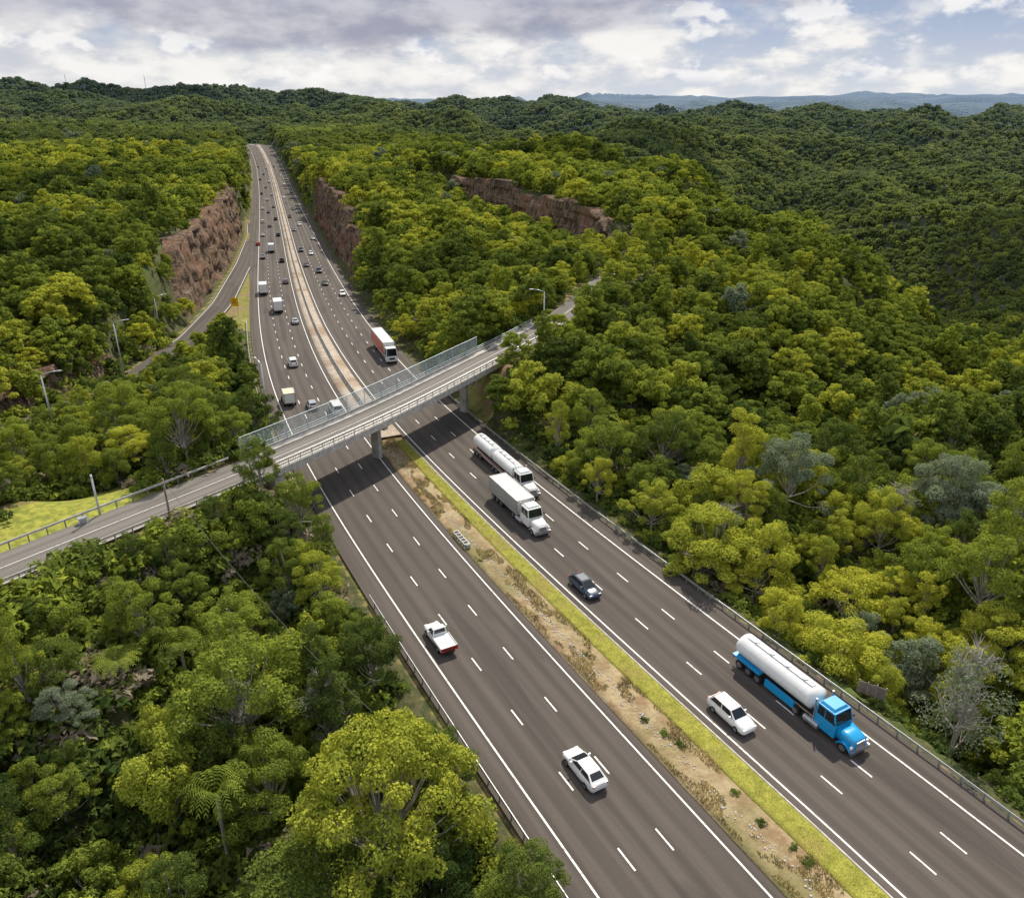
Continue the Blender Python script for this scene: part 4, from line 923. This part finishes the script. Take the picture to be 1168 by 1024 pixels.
VH=[('ute','white',491,729,-3,'white utility pickup with a dark red tailgate driving away on the near carriageway','pickup','utility_pickup'),
('sedan','white',653,880,-2,'white sedan driving away on the near left carriageway, nearest car to the bottom','car','sedan_car'),
('wagon','white',833,813,1,'long white station wagon beside the blue cabbed tanker truck','car','station_wagon'),
('sedan','navy',655,670,1,'dark navy sedan alone in the lane next to the grass median','car','sedan_car'),
('tanker','blue',892,792,2.85,'tanker truck with a bright blue cab and white tank','truck','tanker_truck'),
('semi_bonnet','white',586,575,1.6,'white bonneted truck pulling a grey trailer, in front of the long tanker','truck','semi_truck'),
('long_tanker','white',564,532,2.75,'long white double tanker just past the bridge shadow','truck','tanker_truck'),
('semi','orange',425,398,3,'orange red semi trailer with a white cab approaching the bridge','truck','semi_truck'),
('van','white',368,467,-1,'white van about to pass under the bridge in the lane beside the median','van','van'),
('hatch','silver',343,462,-2,'silver hatchback about to pass under the bridge between a van and a small box truck','car','hatchback_car'),
('small_truck','cream',320,455,-3,'small cream box truck about to pass under the bridge','truck','box_truck'),
('suv','white',341,412,-2,'white four wheel drive on the left carriageway not far beyond the bridge','car','suv_car'),
('sedan','silver',326,366,-1,'silver sedan to the right of a white box truck on the left carriageway','car','sedan_car'),
('rigid','white',307,349,-2,'white box truck on the left carriageway level with the ramp gore','truck','box_truck'),
('rigid','darkblue',295,329,-3,'blue cabbed box truck on the left carriageway beside the rock cutting','truck','box_truck'),
('hatch','grey',318,321,-1,'grey hatchback in the median side lane just past the blue cabbed truck','car','hatchback_car'),
('suv','black',315,297,-1,'black four wheel drive on the far left carriageway near the white box truck','car','suv_car'),
('rigid','white',303,283,-2,'white box truck far up the left carriageway','truck','box_truck'),
('hatch','red',283,278,-3.6,'small red hatchback in the outside lane far up the left carriageway','car','hatchback_car'),
('ute','silver',293,293,-3,'silver pickup in the outer lane far up the left carriageway','pickup','utility_pickup'),
('suv','navy',362,309,2,'navy four wheel drive far up the right carriageway','car','suv_car'),
('sedan','black',367,323,2,'black sedan far up the right carriageway in the middle lane','car','sedan_car'),
('hatch','white',371,336,3,'white hatchback far up the right carriageway in the outer lane','car','hatchback_car'),
]
for k,p_,u_,v_,ln,l,cat,nm in VH: vehicle(k,p_,u_,v_,ln,l,cat,nm,zc=1.6 if cat=='truck' and k!='small_truck' else .8)
fp=[('sedan','black'),('hatch','white'),('suv','navy'),('sedan','silver'),('hatch','grey'),('suv','white'),('suv','black'),('sedan','navy'),('hatch','white')]
k=0
for (u_,v_,ln) in [(355,302,1),(359,289,2),(352,285,1),(354,272,3),(343,262,1),(347,256,2),(340,247,1),(337,238,2),(330,225,1),(333,219,3),(327,210,2),
    (309,268,-1),(296,268,-3),(300,258,-2),(293,253,-3),(308,250,-1),(300,242,-2),(294,238,-3),(305,236,-1),(299,228,-2),(295,221,-3),(304,222,-1),(299,214,-2),(301,208,-1),(296,205,-3),(299,199,-2),(300,192,-1),(295,190,-3),(321,200,2),(317,190,1)]:
    a_,b_=fp[k%len(fp)]; k+=1
    sd='left' if ln<0 else 'right'
    cn={'black':'black','white':'white','navy':'dark blue','silver':'silver','grey':'grey'}[b_]
    vehicle(a_,b_,u_,v_,ln,f'tiny {cn} car far up the {sd} carriageway between the rock cuttings','car','distant_car',group=f'tiny {cn} cars far up the {sd} carriageway')
# ------------------------------------------------------------ sun, sky, added shadow clouds
AZ,EL=math.radians(14),math.radians(49)
D=Vector((math.sin(AZ)*math.cos(EL),math.cos(AZ)*math.cos(EL),math.sin(EL)))
sl=bpy.data.lights.new('sun','SUN'); sl.energy=5.0; sl.angle=math.radians(.6); sl.color=(1,.92,.77); so=bpy.data.objects.new('sun',sl); COL.objects.link(so); so.rotation_euler=D.to_track_quat('Z','Y').to_euler(); so.location=(0,0,300)
w=bpy.data.worlds.new('World'); SC.world=w; w.use_nodes=True; nt=w.node_tree; nt.nodes.clear()
sk=N(nt,'ShaderNodeTexSky',sky_type='NISHITA'); sk.sun_disc=False; sk.sun_elevation=EL; sk.sun_rotation=AZ
tc=N(nt,'ShaderNodeTexCoord').outputs['Generated']; sx=N(nt,'ShaderNodeSeparateXYZ'); nt.links.new(tc,sx.inputs[0])
az=MA(nt,'ARCTAN2',sx.outputs[0],sx.outputs[1]); el=sx.outputs[2]
def AV(a_,b_,o_=0.0):
    c=N(nt,'ShaderNodeCombineXYZ'); nt.links.new(MA(nt,'MULTIPLY',az,a_),c.inputs[0]); nt.links.new(MA(nt,'MULTIPLY',el,b_),c.inputs[1]); c.inputs[2].default_value=o_; return c.outputs[0]
n1=NOI(nt,AV(5.5,14.),1.0,5,.5); n2=NOI(nt,AV(17.,30.,3.),1.0,5,.52); n3=NOI(nt,AV(11.,26.,7.),1.0,6,.55)
S10=lambda c:tuple(8.2*q for q in c)
base=MIX(nt,MR(nt,el,0.0,.09),S10((.60,.64,.71)),S10((.36,.44,.60)))
lowc=MIX(nt,MR(nt,n3,.38,.62),S10((.58,.60,.65)),S10((.88,.86,.83)))
lm=MA(nt,'MULTIPLY',MR(nt,MA(nt,'SUBTRACT',n3,MA(nt,'MULTIPLY',az,.20)),.34,.54),MR(nt,el,.11,.06))
c=MIX(nt,lm,base,lowc)
cum=MA(nt,'MULTIPLY',MR(nt,n2,.53,.63),MR(nt,el,.010,.022)); cum=MA(nt,'MULTIPLY',cum,MR(nt,el,.14,.09))
c=MIX(nt,MA(nt,'MULTIPLY',cum,.75),c,S10((.94,.92,.90)))
dk=MR(nt,MA(nt,'SUBTRACT',MA(nt,'ADD',el,MA(nt,'MULTIPLY',MA(nt,'SUBTRACT',n1,.5),.12)),MA(nt,'MULTIPLY',MA(nt,'MAXIMUM',az,0.0),.10)),.048,.070)
dcol=MIX(nt,MR(nt,n3,.36,.66),S10((.33,.34,.42)),S10((.58,.58,.63)))
c=MIX(nt,MA(nt,'MULTIPLY',dk,.88),c,dcol)
n4=NOI(nt,VSC(nt,tc,(2.5,2.5,4)),1.0,2,.6)
up=MIX(nt,MR(nt,n4,.40,.6),sk.outputs[0],S10((.92,.93,.94)))
c=MIX(nt,MR(nt,el,.14,.3),c,up)
c=MIX(nt,MR(nt,el,-.01,-.03),c,S10((.12,.14,.12)))
bg=N(nt,'ShaderNodeBackground'); nt.links.new(c,bg.inputs[0]); bg.inputs[1].default_value=.13
wo=N(nt,'ShaderNodeOutputWorld'); nt.links.new(bg.outputs[0],wo.inputs[0])
try: w.cycles.sampling_method='NONE'
except Exception as e: print(e)
def shadow_cloud(gx_,gy_,rx,ry,seed,rot=0):  # unseen cloud overhead, added up the sun ray to shade the given ground spot
    alt=520; bx_=gx_+D.x/D.z*alt; by_=gy_+D.y/D.z*alt; nu,nv=48,14; V=[];Fq=[]
    for j in range(nv+1):
        ph=math.pi*j/nv-math.pi/2
        for i in range(nu):
            th=2*math.pi*i/nu; k=.72+.6*float(fbm(np.array([2.2*math.cos(th)+seed]),np.array([2.2*math.sin(th)+ph*.7]),4,seed)[0])
            x=rx*k*math.cos(ph)*math.cos(th); y=ry*k*math.cos(ph)*math.sin(th); V.append((bx_+x*math.cos(rot)-y*math.sin(rot),by_+x*math.sin(rot)+y*math.cos(rot),alt+min(rx,ry)*.3*math.sin(ph)*k))
    for j in range(nv):
        for i in range(nu): a_=j*nu+i; b_=j*nu+(i+1)%nu; Fq.append((a_,b_,b_+nu,a_+nu))
    me=npmesh('shadow_cloud',V,Fq,'shadow_cloud'); me.polygons.foreach_set('use_smooth',[True]*len(me.polygons)); st(link('shadow_cloud',me))
for a_,b_,t_,rx,ry,sd,ro in [(600,186,500,65,34,1,.3),(40,230,330,36,45,2,.6),(1120,265,820,200,110,3,.5),(880,210,850,95,130,5,-.3),(930,140,1750,170,110,4,.2),(200,112,2200,430,180,9,0),(560,126,2000,170,150,10,0),(740,152,1250,130,90,12,.4)]:
    p=Pd(a_,b_,t_); shadow_cloud(p[0],p[1],rx,ry,sd,ro)
shadow_cloud(-62,26,30,20,5,.6)
SC.view_settings.view_transform='Standard'; SC.view_settings.look='None'; SC.view_settings.exposure=0
